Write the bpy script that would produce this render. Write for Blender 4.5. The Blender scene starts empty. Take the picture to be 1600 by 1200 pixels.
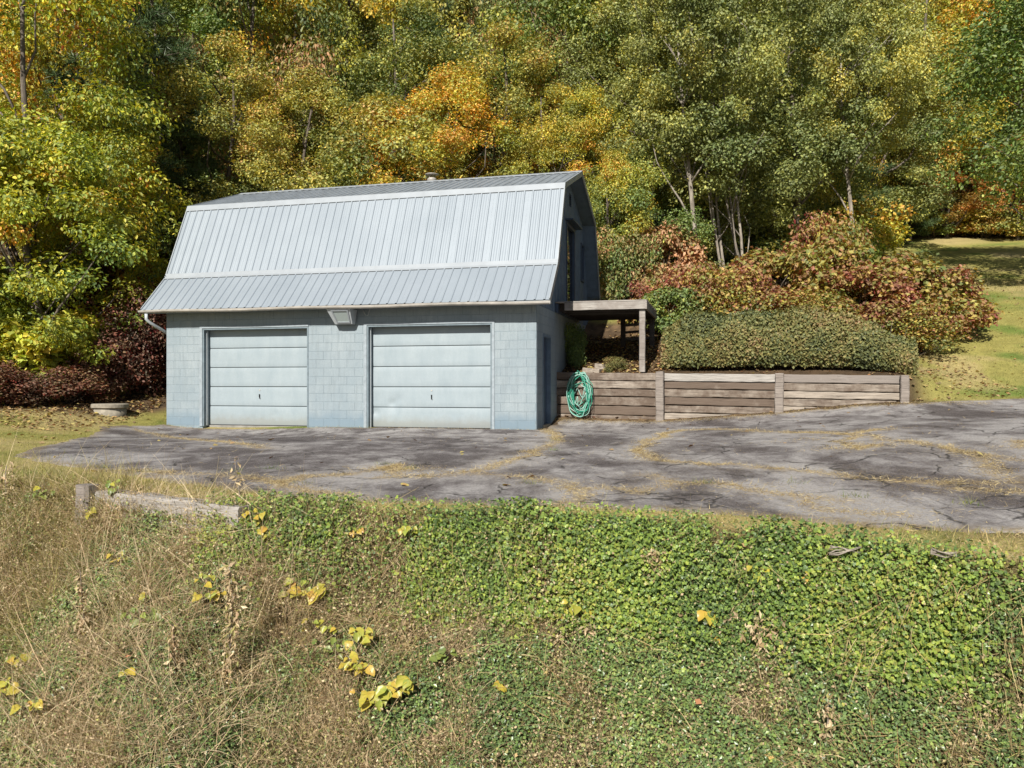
import bpy, math, random
import numpy as np
from mathutils import Vector, Matrix
R = math.radians
SC = bpy.context.scene
COL = SC.collection
# ------------------------------------------------------------------ camera, light
CAMZ = 1.04
FPX = 1250.0
cam_d = bpy.data.cameras.new('camera'); cam = bpy.data.objects.new('camera', cam_d); COL.objects.link(cam)
cam.location = (0, 0, CAMZ); cam.rotation_euler = (R(90.0), 0, 0)
cam_d.sensor_width = 36; cam_d.lens = FPX/1600*36; cam_d.clip_end = 800; cam_d.clip_start = .05
SC.camera = cam
SUN_AZ = 17.0      # light travels towards +Y turned this much to +X
SUN_EL = 36.0
w = bpy.data.worlds.new('World'); SC.world = w; w.use_nodes = True
nt = w.node_tree
sky = nt.nodes.new('ShaderNodeTexSky'); sky.sky_type = 'NISHITA'; sky.sun_disc = False
sky.sun_elevation = R(SUN_EL); sky.sun_rotation = R(180+SUN_AZ)
sky.air_density = 1.0; sky.dust_density = .6; sky.ozone_density = 1.5
bg = nt.nodes['Background']; bg.inputs[1].default_value = .05
nt.links.new(sky.outputs[0], bg.inputs[0])
sl = bpy.data.lights.new('sun', 'SUN'); sl.energy = 5.0; sl.angle = R(.5); sl.color = (1.0, .955, .87)
sun = bpy.data.objects.new('sun', sl); COL.objects.link(sun)
ldir = Vector((math.sin(R(SUN_AZ))*math.cos(R(SUN_EL)), math.cos(R(SUN_AZ))*math.cos(R(SUN_EL)), -math.sin(R(SUN_EL))))
sun.rotation_euler = ldir.to_track_quat('-Z', 'Y').to_euler()
SC.view_settings.view_transform = 'Standard'; SC.view_settings.look = 'None'
SC.view_settings.exposure = .56; SC.view_settings.gamma = 1; SC.view_settings.use_curve_mapping = False
SC.render.engine = 'CYCLES'

rng = np.random.default_rng(7)
random.seed(7)
# ------------------------------------------------------------------ noise
def vnoise(p, seed=0):
    """value noise, p (N,k) k=2 or 3, output 0..1"""
    p = np.asarray(p, float); k = p.shape[1]
    i = np.floor(p).astype(np.int64); f = p-i; f = f*f*(3-2*f)
    out = np.zeros(len(p))
    for c in range(2**k):
        o = [(c >> b) & 1 for b in range(k)]
        h = np.full(len(p), seed*7919+13, np.int64)
        wgt = np.ones(len(p))
        for b in range(k):
            h = (h ^ ((i[:, b]+o[b])*(73856093, 19349663, 83492791)[b])) * 1103515245 & 0x7fffffff
            wgt *= f[:, b] if o[b] else 1-f[:, b]
        h = (h ^ (h >> 13))*1274126177 & 0x7fffffff
        out += wgt*((h >> 7) & 0xffff)/65535.0
    return out
def fbm(p, seed=0, octv=3):
    p = np.asarray(p, float); s = 0; a = .5; t = 0
    for o in range(octv):
        c_, s_ = math.cos(.6+1.1*o), math.sin(.6+1.1*o); q = p.copy(); q[:, 0] = p[:, 0]*c_-p[:, 1]*s_; q[:, 1] = p[:, 0]*s_+p[:, 1]*c_
        if o == 0 and p.shape[1] == 2: q = q+(np.c_[vnoise(q*1.7+5, seed+71), vnoise(q*1.7+9, seed+72)]-.5)*.7
        s = s+a*vnoise(q*2**o+o*3.7, seed+o); t += a; a *= .5
    return s/t
def sstep(a, b, x):
    t = np.clip((x-a)/(b-a), 0, 1); return t*t*(3-2*t)
# ------------------------------------------------------------------ terrain
TH = math.atan(.255); CT, ST = math.cos(TH), math.sin(TH)
P0 = (.554, 17.99)
def b2w(lx, ly): return (P0[0]+CT*lx+ST*ly, P0[1]-ST*lx+CT*ly)
def w2b(x, y):
    dx, dy = x-P0[0], y-P0[1]; return CT*dx-ST*dy, ST*dx+CT*dy
ctl_far = [(x, y, z) for x in (-70, -25, 0, 25, 70) for (y, z) in ((45, 9.3), (62, 17), (90, 31), (140, 55))]
ctl_low = [(-7, 11.3, 0), (-4.7, 9.5, -.05), (-2.06, 8.05, -.1), (.6, 7.6, -.13), (2.2, 6.9, -.13), (3.1, 6.47, -.15), (4.05, 6.3, -.15), (7, 6, 0),
 (0, 0, -.2), (-8, 5, -.1), (9, 1, .1), (.55, 17.9, 0), (-8.8, 20.3, 0), (-4, 19.1, 0), (-4, 14, -.02), (0, 13, -.03), (-8, 15, 0),
 (1.14, 20.27, .23), (3.61, 19.37, .19), (6.16, 18.43, .41), (8.63, 17.53, .66), (11.2, 17.5, .76), (16, 17, 1.2),
 (6, 9.3, .2), (8, 13, .42), (3, 13, .06), (4, 16, .1), (-7.5, 11.8, 0), (-11.8, 18.5, .35), (-10.3, 20.3, .38), (-10.3, 24, 1.25),
 (-15, 22, 1.0), (-15, 15, .25), (-20, 20, 1.5), (-13, 28, 3), (-30, 10, 1), (30, 12, 3), (30, 0, 2),
 (5, 24, 2.7), (0, 30, 4.4), (-5, 28, 3.2), (13, 24, 2.9), (13, 30, 4.6), (11, 20, 1.45), (0, 24.5, 2.5), (20, 30, 4.8), (-30, 30, 5)] + ctl_far
ctl_high = [(1.5, 20.6, 1.30), (3.6, 19.6, 1.27), (6.2, 18.7, 1.26), (8.7, 17.8, 1.18), (4.1, 22.6, 2.15), (5, 24, 2.7), (0, 30, 4.4), (-5, 28, 3.2), (-13, 28, 3),
 (13, 24, 2.9), (13, 30, 4.6), (11, 20, 1.45), (11.5, 17.8, .85), (16, 17, 1.25), (20, 30, 4.8), (30, 12, 3), (-4, 20.5, 1.3), (-30, 30, 5), (1, 24.5, 2.35)] + ctl_far
def tps_fit(c):
    c = np.array(c, float); n = len(c); d = np.hypot(c[:, None, 0]-c[None, :, 0], c[:, None, 1]-c[None, :, 1])
    K = np.where(d > 0, d**2*np.log(d+1e-9), 0)+np.eye(n)*.02
    P = np.c_[np.ones(n), c[:, :2]]
    A = np.block([[K, P], [P.T, np.zeros((3, 3))]])
    s = np.linalg.solve(A, np.r_[c[:, 2], 0, 0, 0]); return c[:, :2], s
TL = tps_fit(ctl_low); TU = tps_fit(ctl_high)
def tps(T, x, y):
    c, s = T; out = s[-3]+s[-2]*x+s[-1]*y
    for i in range(len(c)):
        r2 = (x-c[i, 0])**2+(y-c[i, 1])**2+1e-12
        out = out+s[i]*r2*.5*np.log(r2)
    return out
WA, WB = np.array((1.14, 20.27)), np.array((8.72, 17.50))      # retaining wall line (front face)
WD = (WB-WA)/np.linalg.norm(WB-WA); WN = np.array((-WD[1], WD[0]))     # WN points to the back
if WN[1] < 0: WN = -WN
EDGE = np.array([(-40, 12.5), (-14, 9.6), (-8, 8.5), (-4.4, 8.1), (-2.6, 7.4), (-1, 7.22), (0, 7.2), (.8, 7.0), (1.58, 6.5), (2.48, 6.0), (3.56, 5.3), (5, 4.0), (8, 1), (14, -8), (22, -24)], float)
def pl_dist(poly, x, y):
    """signed distance to polyline (positive on the camera side, i.e. right-hand side walking +x) and param x"""
    best = np.full(np.shape(x), 1e9); sg = np.zeros(np.shape(x)); xx = np.zeros(np.shape(x))
    for a, b in zip(poly[:-1], poly[1:]):
        d = b-a; L2 = d@d; t = np.clip(((x-a[0])*d[0]+(y-a[1])*d[1])/L2, 0, 1)
        px, py = a[0]+t*d[0], a[1]+t*d[1]; dd = np.hypot(x-px, y-py)
        cr = (y-a[1])*d[0]-(x-a[0])*d[1]
        m = dd < best; best = np.where(m, dd, best); sg = np.where(m, np.where(cr < 0, 1.0, -1.0), sg); xx = np.where(m, px, xx)
    return best*sg, xx
def height(x, y):
    x = np.atleast_1d(np.asarray(x, float)); y = np.atleast_1d(np.asarray(y, float))
    lo = tps(TL, x, y); hi = tps(TU, x, y)
    lo = np.maximum(lo, -.6)
    dn = (x-WA[0])*WN[0]+(y-WA[1])*WN[1]
    wd = .10+sstep(8.6, 11, x)*3+sstep(.8, -3, x)*6
    m = sstep(.05, 1, (dn-.09)/wd) * (dn > .09)
    z = lo*(1-m)+np.maximum(hi, lo)*m
    lx, ly = w2b(x, y)
    infr = (lx > -9.9)*(lx < .1)*(ly > -3)*(ly < .6)
    z = np.where(infr*(ly < .6), np.minimum(z, 0.0+.0*ly), z)
    s, px = pl_dist(EDGE, x, y)
    amp = .10+.22*sstep(-4.9, -4.0, px)+.43*sstep(-2.35, -1.3, px)
    fx = np.clip(s, 0, 30)
    drop = amp*sstep(0, .34, fx)+.62*np.maximum(fx-.15, 0)
    drop = np.where(fx > 9, drop[()]*1.0-.45*(fx-9), drop)
    und = (fbm(np.c_[x.ravel(), y.ravel()]*1.3, 3).reshape(x.shape)-.5)*.30*sstep(.4, 1.2, fx)+(fbm(np.c_[x.ravel(), y.ravel()]*4.2, 9, 2).reshape(x.shape)-.5)*.22*sstep(.1, .5, fx)
    lump = (fbm(np.c_[x.ravel(), y.ravel()]*.7, 5).reshape(x.shape)-.5)*.12*sstep(22, 26, y)
    return z-drop+und+lump
def gz(x, y): return float(height(x, y)[0])
def px2g(px, py):
    """pixel of the 1600x1200 photograph -> point on the ground"""
    rx, rz = (px-800)/FPX, (600-py)/FPX
    t = np.r_[np.arange(3, 30, .02), np.arange(30, 80, .1)]
    h = height(rx*t, t)-(CAMZ+rz*t)
    i = np.argmax(h > 0)
    return rx*t[i], t[i], gz(rx*t[i], t[i])
def atpx(px, Z): return (px-800)/FPX*Z
# ------------------------------------------------------------------ mesh helpers
def mesh_np(name, V, F, mats=(), smooth=False, attrs=None, fmat=None):
    """V (N,3); F list of (M,k) int arrays"""
    me = bpy.data.meshes.new(name)
    V = np.asarray(V, np.float32); me.vertices.add(len(V)); me.vertices.foreach_set('co', V.ravel())
    F = [np.asarray(f, np.int32) for f in F if len(f)]
    lt = np.concatenate([np.full(len(f), f.shape[1], np.int32) for f in F]); li = np.concatenate([f.ravel() for f in F])
    me.loops.add(len(li)); me.loops.foreach_set('vertex_index', li)
    me.polygons.add(len(lt)); st = np.r_[0, np.cumsum(lt)[:-1]].astype(np.int32)
    me.polygons.foreach_set('loop_start', st)
    try: me.polygons.foreach_set('loop_total', lt)
    except Exception: pass
    me.polygons.foreach_set('use_smooth', np.full(len(lt), smooth))
    if fmat is not None: me.polygons.foreach_set('material_index', np.asarray(fmat, np.int32))
    for m in mats: me.materials.append(m)
    for k, a in (attrs or {}).items():
        a = np.asarray(a, np.float32)
        if a.ndim == 1: at = me.attributes.new(k, 'FLOAT', 'POINT'); at.data.foreach_set('value', a)
        else:
            at = me.attributes.new(k, 'FLOAT_COLOR', 'POINT')
            if a.shape[1] == 3: a = np.c_[a, np.ones(len(a), np.float32)]
            at.data.foreach_set('color', a.ravel())
    me.update(calc_edges=True); me.validate(clean_customdata=False)
    return me
def link(name, me, parent=None, loc=(0, 0, 0), rot=(0, 0, 0), kind=None, label=None, cat=None, group=None):
    o = bpy.data.objects.new(name, me); COL.objects.link(o); o.location = loc; o.rotation_euler = rot
    if parent: o.parent = parent
    for k, v in (('kind', kind), ('label', label), ('category', cat), ('group', group)):
        if v: o[k] = v
    return o
def thing(name, label, cat, loc=(0, 0, 0), rz=0, group=None): return link(name, None, None, loc, (0, 0, rz), None, label, cat, group)
class MB:
    """small mesh builder: boxes, prisms, tubes, quads"""
    def __init__(s): s.v = []; s.f = []; s.mi = []; s.m = 0
    def poly(s, pts, faces):
        n = len(s.v); s.v += [tuple(p) for p in pts]
        for f in faces: s.f.append([n+i for i in f]); s.mi.append(s.m)
    def box(s, x0, x1, y0, y1, z0, z1):
        s.poly([(x0, y0, z0), (x1, y0, z0), (x1, y1, z0), (x0, y1, z0), (x0, y0, z1), (x1, y0, z1), (x1, y1, z1), (x0, y1, z1)],
               [(0, 3, 2, 1), (4, 5, 6, 7), (0, 1, 5, 4), (1, 2, 6, 5), (2, 3, 7, 6), (3, 0, 4, 7)])
    def beam(s, a, b, wx, wz, c=.0, seed=0, seg=1, wob=0):
        """beam from a to b, width wx (horizontal), height wz, chamfer c"""
        a, b = Vector(a), Vector(b); d = (b-a).normalized(); up = Vector((0, 0, 1))
        if abs(d.z) > .9: up = Vector((0, 1, 0))
        sx = d.cross(up).normalized(); sz = sx.cross(d).normalized(); rnd = random.Random(seed)
        hx, hz = wx/2, wz/2
        prof = [(-hx+c, -hz), (hx-c, -hz), (hx, -hz+c), (hx, hz-c), (hx-c, hz), (-hx+c, hz), (-hx, hz-c), (-hx, -hz+c)] if c else [(-hx, -hz), (hx, -hz), (hx, hz), (-hx, hz)]
        k = len(prof); pts = []; fs = []
        for i in range(seg+1):
            p = a.lerp(b, i/seg)+sx*rnd.uniform(-wob, wob)+sz*rnd.uniform(-wob, wob)
            pts += [p+sx*(u+rnd.uniform(-wob, wob)*.6)+sz*(v+rnd.uniform(-wob, wob)*.6) for u, v in prof]
        for i in range(seg):
            for j in range(k): fs.append((i*k+j, i*k+(j+1) % k, (i+1)*k+(j+1) % k, (i+1)*k+j))
        fs.append(tuple(range(k))[::-1]); fs.append(tuple(seg*k+j for j in range(k)))
        s.poly(pts, fs)
    def tube(s, pts, rad, n=8, closed=False, cap=True):
        pts = [Vector(p) for p in pts]; m = len(pts)
        rad = rad if hasattr(rad, '__len__') else [rad]*m
        V = []; prev = None
        for i, p in enumerate(pts):
            t = (pts[(i+1) % m]-pts[i-1]) if closed else (pts[min(i+1, m-1)]-pts[max(i-1, 0)])
            t = t.normalized() if t.length > 1e-9 else Vector((0, 0, 1))
            if prev is None: u = t.orthogonal().normalized()
            else:
                u = prev-t*prev.dot(t); u = u.normalized() if u.length > 1e-6 else t.orthogonal().normalized()
            prev = u; v = t.cross(u)
            for j in range(n):
                a = 2*math.pi*j/n; V.append(p+(u*math.cos(a)+v*math.sin(a))*rad[i])
        F = []
        for i in range(m if closed else m-1):
            k = (i+1) % m
            for j in range(n): F.append((i*n+j, i*n+(j+1) % n, k*n+(j+1) % n, k*n+j))
        if cap and not closed: F.append(tuple(range(n))[::-1]); F.append(tuple((m-1)*n+j for j in range(n)))
        s.poly(V, F)
    def lathe(s, prof, n=24, c=(0, 0, 0)):
        V = []; F = []
        for r, z in prof:
            for j in range(n):
                a = 2*math.pi*j/n; V.append((c[0]+r*math.cos(a), c[1]+r*math.sin(a), c[2]+z))
        for i in range(len(prof)-1):
            for j in range(n): F.append((i*n+j, i*n+(j+1) % n, (i+1)*n+(j+1) % n, (i+1)*n+j))
        F.append(tuple(range(n))[::-1]); F.append(tuple((len(prof)-1)*n+j for j in range(n)))
        s.poly(V, F)
    def mesh(s, name, mats, smooth=False):
        me = bpy.data.meshes.new(name); me.from_pydata([tuple(v) for v in s.v], [], s.f)
        for m in (mats if isinstance(mats, (list, tuple)) else [mats]): me.materials.append(m)
        me.polygons.foreach_set('material_index', s.mi)
        me.polygons.foreach_set('use_smooth', [smooth]*len(s.f)); me.update(); return me
    def build(s, name, mats, parent=None, smooth=False, **k): return link(name, s.mesh(name, mats, smooth), parent, **k)
# ------------------------------------------------------------------ materials
class NT:
    def __init__(s, name):
        s.m = bpy.data.materials.new(name); s.m.use_nodes = True; s.t = s.m.node_tree; s.n = s.t.nodes
        s.b = s.n['Principled BSDF']; s.out = s.n['Material Output']
    def add(s, ty, **k):
        n = s.n.new(ty)
        for a, v in k.items():
            if a.startswith('i_'):
                a = a[2:]; n.inputs[int(a) if a.isdigit() else a].default_value = v
            else: setattr(n, a, v)
        return n
    def l(s, a, b): s.t.links.new(a, b)
    def coord(s, which='Object', scale=(1, 1, 1)):
        c = s.add('ShaderNodeTexCoord'); m = s.add('ShaderNodeMapping'); m.inputs['Scale'].default_value = scale
        s.l(c.outputs[which], m.inputs[0]); return m.outputs[0]
    def noise(s, vec, scale, detail=4, rough=.55, dist=0):
        n = s.add('ShaderNodeTexNoise'); n.inputs['Scale'].default_value = scale; n.inputs['Detail'].default_value = detail
        n.inputs['Roughness'].default_value = rough; n.inputs['Distortion'].default_value = dist
        if vec is not None: s.l(vec, n.inputs['Vector'])
        return n.outputs[0]
    def ramp(s, fac, stops, interp='LINEAR'):
        r = s.add('ShaderNodeValToRGB'); r.color_ramp.interpolation = interp; e = r.color_ramp.elements
        while len(e) < len(stops): e.new(.5)
        for el, (p, c) in zip(e, stops):
            el.position = p; el.color = (c, c, c, 1) if not hasattr(c, '__len__') else (*c[:3], 1)
        s.l(fac, r.inputs[0]); return r.outputs[0]
    def mix(s, fac, a, b, mode='MIX'):
        n = s.add('ShaderNodeMix', data_type='RGBA', blend_type=mode, clamp_factor=True)
        for sock, v in ((n.inputs[0], fac), (n.inputs[6], a), (n.inputs[7], b)):
            if hasattr(v, 'is_linked'): s.l(v, sock)
            elif hasattr(v, '__len__'): sock.default_value = (*v[:3], 1)
            else: sock.default_value = v
        return n.outputs[2]
    def math(s, op, a, b=0.0, clamp=False):
        n = s.add('ShaderNodeMath', operation=op, use_clamp=clamp)
        for sock, v in ((n.inputs[0], a), (n.inputs[1], b)):
            if hasattr(v, 'is_linked'): s.l(v, sock)
            else: sock.default_value = v
        return n.outputs[0]
    def bump(s, h, strength=.3, dist=.01):
        b = s.add('ShaderNodeBump'); b.inputs['Strength'].default_value = strength; b.inputs['Distance'].default_value = dist
        s.l(h, b.inputs['Height']); s.l(b.outputs[0], s.b.inputs['Normal']); return b
    def fin(s, col=None, rough=.6, metal=0, spec=.5):
        if col is not None:
            if hasattr(col, 'is_linked'): s.l(col, s.b.inputs['Base Color'])
            else: s.b.inputs['Base Color'].default_value = (*col, 1)
        if hasattr(rough, 'is_linked'): s.l(rough, s.b.inputs['Roughness'])
        else: s.b.inputs['Roughness'].default_value = rough
        s.b.inputs['Metallic'].default_value = metal
        s.b.inputs['Specular IOR Level'].default_value = spec
        return s.m
def simple(name, col, rough=.6, metal=0, var=.25, sc=6, spec=.4):
    n = NT(name); v = n.coord(); f = n.noise(v, sc, 5, .6)
    c = n.mix(n.ramp(f, [(.3, 0), (.7, 1)]), tuple(x*(1-var) for x in col), tuple(min(1, x*(1+var*.6)) for x in col))
    return n.fin(c, rough, metal, spec)

def leaf_mat(name, stops, trans=.35, rough=.5, vmul=1.0, shift=.12):
    n = NT(name)
    a = n.add('ShaderNodeAttribute', attribute_name='t'); b = n.add('ShaderNodeAttribute', attribute_name='v')
    oi = n.add('ShaderNodeObjectInfo')
    sh = n.math('MULTIPLY', n.math('SUBTRACT', oi.outputs['Random'], .5), 2*shift)
    t = n.math('ADD', a.outputs['Fac'], sh, True)
    col = n.ramp(t, stops)
    hsv = n.add('ShaderNodeHueSaturation'); n.l(col, hsv.inputs['Color'])
    n.l(n.math('MULTIPLY', b.outputs['Fac'], vmul), hsv.inputs['Value'])
    # backs of leaves a little paler
    g = n.add('ShaderNodeNewGeometry')
    pale = n.mix(.25, hsv.outputs[0], (.25, .27, .16))
    c2 = n.mix(g.outputs['Backfacing'], hsv.outputs[0], pale)
    n.l(c2, n.b.inputs['Base Color']); n.b.inputs['Roughness'].default_value = rough
    n.b.inputs['Specular IOR Level'].default_value = .35
    tr = n.add('ShaderNodeBsdfTranslucent'); n.l(n.mix(.5, c2, (.5, .42, .03), 'SOFT_LIGHT'), tr.inputs[0])
    ms = n.add('ShaderNodeMixShader'); ms.inputs[0].default_value = trans
    n.l(n.b.outputs[0], ms.inputs[1]); n.l(tr.outputs[0], ms.inputs[2]); n.l(ms.outputs[0], n.out.inputs[0])
    return n.m
G1, G2, G3 = (.045, .085, .018), (.09, .14, .025), (.16, .2, .035)
YG, YL, OR, RD, BR = (.30, .30, .03), (.52, .40, .03), (.55, .24, .03), (.30, .045, .03), (.22, .12, .05)
LM = {
 'olive': leaf_mat('olive_leaves', [(0, (.05, .085, .018)), (.3, (.12, .145, .03)), (.6, (.26, .25, .05)), (.85, (.40, .32, .05)), (1, (.36, .2, .05))], vmul=1.6, shift=.2, trans=.3),
 'olive_gold': leaf_mat('olive_gold_leaves', [(0, G1), (.25, (.14, .16, .03)), (.55, YG), (.8, (.44, .32, .035)), (1, OR)], vmul=1.6, shift=.2, trans=.3),
 'gold': leaf_mat('gold_leaves', [(0, (.10, .13, .03)), (.35, (.26, .26, .035)), (.65, (.42, .33, .035)), (.88, (.50, .29, .035)), (1, (.4, .14, .03))], vmul=1.6, shift=.2, trans=.3),
 'russet': leaf_mat('russet_leaves', [(0, G1), (.3, (.12, .15, .035)), (.55, (.22, .17, .055)), (.8, (.36, .17, .08)), (1, (.42, .22, .12))], vmul=1.6, shift=.2, trans=.3),
 'green': leaf_mat('green_leaves', [(0, (.04, .08, .02)), (.4, (.085, .135, .028)), (.75, (.17, .21, .04)), (1, (.32, .3, .04))], vmul=1.6, shift=.2, trans=.3),
 'locust': leaf_mat('locust_leaves', [(0, (.07, .10, .03)), (.4, (.16, .18, .05)), (.75, (.27, .27, .065)), (1, (.4, .32, .05))], vmul=1.6, shift=.2, trans=.3),
 'orange': leaf_mat('orange_leaves', [(0, (.12, .13, .03)), (.3, (.34, .24, .03)), (.6, (.6, .24, .04)), (1, (.55, .12, .05))]),
 'vine': leaf_mat('vine_leaves', [(0, (.08, .15, .03)), (.3, (.24, .31, .04)), (.55, (.46, .47, .04)), (.8, (.62, .48, .04)), (.93, (.66, .30, .04)), (1, (.45, .12, .04))], vmul=1.15),
 'burgundy': leaf_mat('burgundy_leaves', [(0, (.05, .015, .015)), (.4, (.13, .022, .022)), (.7, (.22, .04, .03)), (1, (.25, .14, .05))], trans=.25),
 'yellowvine': leaf_mat('yellow_vine_leaves', [(0, (.18, .28, .04)), (.4, (.42, .46, .04)), (.8, (.64, .52, .05)), (1, (.65, .38, .04))], vmul=1.1),
 'mixed': leaf_mat('mixed_autumn_leaves', [(0, (.08, .13, .025)), (.25, (.22, .24, .04)), (.45, (.46, .38, .06)), (.62, (.48, .27, .08)), (.8, (.38, .13, .07)), (1, (.3, .05, .055))], shift=.1),
 'hedge': leaf_mat('hedge_leaves', [(0, (.06, .08, .024)), (.3, (.145, .155, .035)), (.55, (.26, .22, .055)), (.8, (.30, .2, .075)), (1, (.34, .12, .06))], trans=.25, rough=.55),
 'redleaf': leaf_mat('red_leaves', [(0, (.12, .05, .03)), (.4, (.32, .05, .05)), (1, (.42, .1, .05))]),
 'pine': leaf_mat('pine_needles', [(0, (.03, .06, .02)), (.5, (.07, .125, .035)), (1, (.16, .2, .05))], trans=.12, rough=.5),
 'vinca': leaf_mat('ground_cover_leaves', [(0, (.05, .105, .025)), (.35, (.10, .19, .04)), (.65, (.19, .30, .06)), (.85, (.32, .38, .08)), (1, (.38, .32, .13))], trans=.2, rough=.33),
 'ivy': leaf_mat('ivy_leaves', [(0, (.03, .065, .018)), (.3, (.085, .165, .03)), (.6, (.21, .32, .045)), (.9, (.38, .45, .06)), (1, (.45, .36, .09))], trans=.28, rough=.38),
 'big_yellow': leaf_mat('big_yellow_leaves', [(0, (.12, .2, .03)), (.3, (.28, .33, .03)), (.6, (.55, .44, .03)), (.9, (.62, .36, .03)), (1, (.5, .22, .05))], trans=.3, rough=.35),
 'grass': leaf_mat('grass_blades', [(0, (.08, .14, .025)), (.35, (.2, .22, .045)), (.7, (.4, .34, .10)), (1, (.5, .38, .17))], trans=.25, rough=.55, shift=0),
 'straw': leaf_mat('dry_straw', [(0, (.22, .14, .06)), (.5, (.46, .32, .14)), (1, (.66, .52, .28))], trans=.15, rough=.6, shift=0),
 'litter': leaf_mat('fallen_leaves', [(0, (.12, .06, .03)), (.4, (.28, .14, .06)), (.7, (.45, .28, .12)), (.9, (.5, .4, .1)), (1, (.5, .12, .06))], trans=.1, shift=0),
 'weed': leaf_mat('dry_weeds', [(0, (.13, .16, .04)), (.25, (.36, .34, .10)), (.45, (.44, .29, .18)), (.7, (.52, .38, .22)), (1, (.70, .56, .36))], trans=.2, rough=.6, shift=0),
}
def m_bark(name, a, b):
    n = NT(name); v = n.coord('Object', (3, 3, .7)); f = n.noise(v, 5, 6, .7); f2 = n.noise(n.coord('Object', (14, 14, 3)), 3, 3)
    n.bump(f2, .6, .02); return n.fin(n.mix(n.ramp(f, [(.35, 0), (.65, 1)]), a, b), .9, 0, .2)
BARK = m_bark('bark', (.07, .055, .043), (.19, .16, .13)); BARKP = m_bark('pale_bark', (.16, .135, .11), (.36, .315, .26)); BARKD = m_bark('dark_bark', (.05, .04, .03), (.12, .095, .07))

def m_block():
    n = NT('painted_block'); v = n.coord('Generated'); 
    c = n.add('ShaderNodeNewGeometry'); mp = n.add('ShaderNodeMapping'); n.l(c.outputs['Position'], mp.inputs[0]); P = mp.outputs[0]
    oi = n.add('ShaderNodeObjectInfo')
    big = n.noise(P, 1.3, 5, .65); fine = n.noise(P, 55, 4, .7)
    mp2 = n.add('ShaderNodeMapping'); mp2.inputs['Scale'].default_value = (9, 9, .9); n.l(c.outputs['Position'], mp2.inputs[0])
    streak = n.noise(mp2.outputs[0], 1.6, 5, .7)
    col = n.mix(n.ramp(big, [(.35, 0), (.68, 1)]), (.228, .278, .312), (.292, .335, .36))
    col = n.mix(n.ramp(streak, [(.47, 0), (.70, .7)]), col, (.20, .235, .255))
    col = n.mix(n.math('MULTIPLY', oi.outputs['Random'], .08), col, (.40, .44, .44))
    col = n.mix(n.ramp(fine, [(.42, .3), (.62, 0)]), col, (.16, .19, .21))
    sx = n.add('ShaderNodeSeparateXYZ'); n.l(c.outputs['Position'], sx.inputs[0])
    low = n.math('ADD', sx.outputs[2], n.math('MULTIPLY', n.noise(P, 4, 3), -.35))
    col = n.mix(n.ramp(low, [(0, .75), (.12, .35), (.25, 0)]), col, (.15, .21, .26))
    n.bump(fine, .6, .006); return n.fin(col, .82, 0, .3)
M_BLOCK = m_block()
M_MORTAR = simple('painted_mortar', (.21, .26, .29), .9, 0, .3, 9, .2)
def m_door():
    n = NT('door_paint'); c = n.add('ShaderNodeNewGeometry'); P = c.outputs['Position']
    mp2 = n.add('ShaderNodeMapping'); mp2.inputs['Scale'].default_value = (3, 3, 1); n.l(P, mp2.inputs[0])
    big = n.noise(mp2.outputs[0], 1.2, 5, .65); fine = n.noise(P, 30, 5, .7); sc = n.noise(P, 5, 8, .8, 2)
    col = n.mix(n.ramp(big, [(.3, 0), (.7, 1)]), (.25, .30, .332), (.305, .352, .38))
    col = n.mix(n.ramp(fine, [(.4, .25), (.6, 0)]), col, (.23, .28, .29))
    col = n.mix(n.ramp(sc, [(.66, 0), (.72, .5)]), col, (.3, .32, .32))
    sx = n.add('ShaderNodeSeparateXYZ'); n.l(P, sx.inputs[0])
    low = n.math('ADD', sx.outputs[2], n.math('MULTIPLY', n.noise(P, 6, 4), -.25))
    col = n.mix(n.ramp(low, [(0, .6), (.08, .25), (.2, 0)]), col, (.22, .22, .2))
    n.bump(n.noise(P, 2.2, 2), .25, .03); return n.fin(col, .5, 0, .4)
M_DOOR = m_door()
def m_roof():
    n = NT('roof_metal'); c = n.add('ShaderNodeNewGeometry'); P = c.outputs['Position']; oi = n.add('ShaderNodeObjectInfo')
    big = n.noise(P, .8, 4, .6); mp2 = n.add('ShaderNodeMapping'); mp2.inputs['Scale'].default_value = (10, 10, .5); n.l(P, mp2.inputs[0]); st = n.noise(mp2.outputs[0], 1.2, 4)
    col = n.mix(n.ramp(big, [(.3, 0), (.7, 1)]), (.245, .28, .315), (.27, .305, .34))
    col = n.mix(n.ramp(st, [(.5, 0), (.75, .25)]), col, (.24, .27, .30))
    col = n.mix(n.math('MULTIPLY', oi.outputs['Random'], .15), col, (.26, .29, .33))
    n.bump(n.noise(P, 3.0, 2), .12, .02); return n.fin(col, n.math('ADD', n.math('MULTIPLY', big, .25), .36), .12, .45)
M_ROOF = m_roof(); M_ROOFTOP = simple('darker_roof_metal', (.215, .24, .265), .5, .1, .2, 2.5)  # the two upper roof slopes get a darker metal tone
M_FLASH = simple('flashing_metal', (.30, .325, .35), .45, .1, .1, 3)
M_GUTTER = simple('gutter_metal', (.46, .43, .39), .45, .15, .25, 4)
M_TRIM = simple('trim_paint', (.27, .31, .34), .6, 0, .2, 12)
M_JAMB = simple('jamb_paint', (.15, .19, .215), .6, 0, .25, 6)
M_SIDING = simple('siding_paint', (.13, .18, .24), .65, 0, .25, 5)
M_NAVY = simple('navy_door_paint', (.05, .075, .12), .5, 0, .2, 5)
M_DARKM = simple('dark_metal', (.04, .04, .042), .45, .6, .2, 20)
M_WHITE = simple('white_paint', (.42, .45, .47), .5, 0, .12, 10)
def m_glass(name, col, rough=.04):
    n = NT(name); n.b.inputs['IOR'].default_value = 1.55; return n.fin(col, rough, 0, .7)
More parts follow.
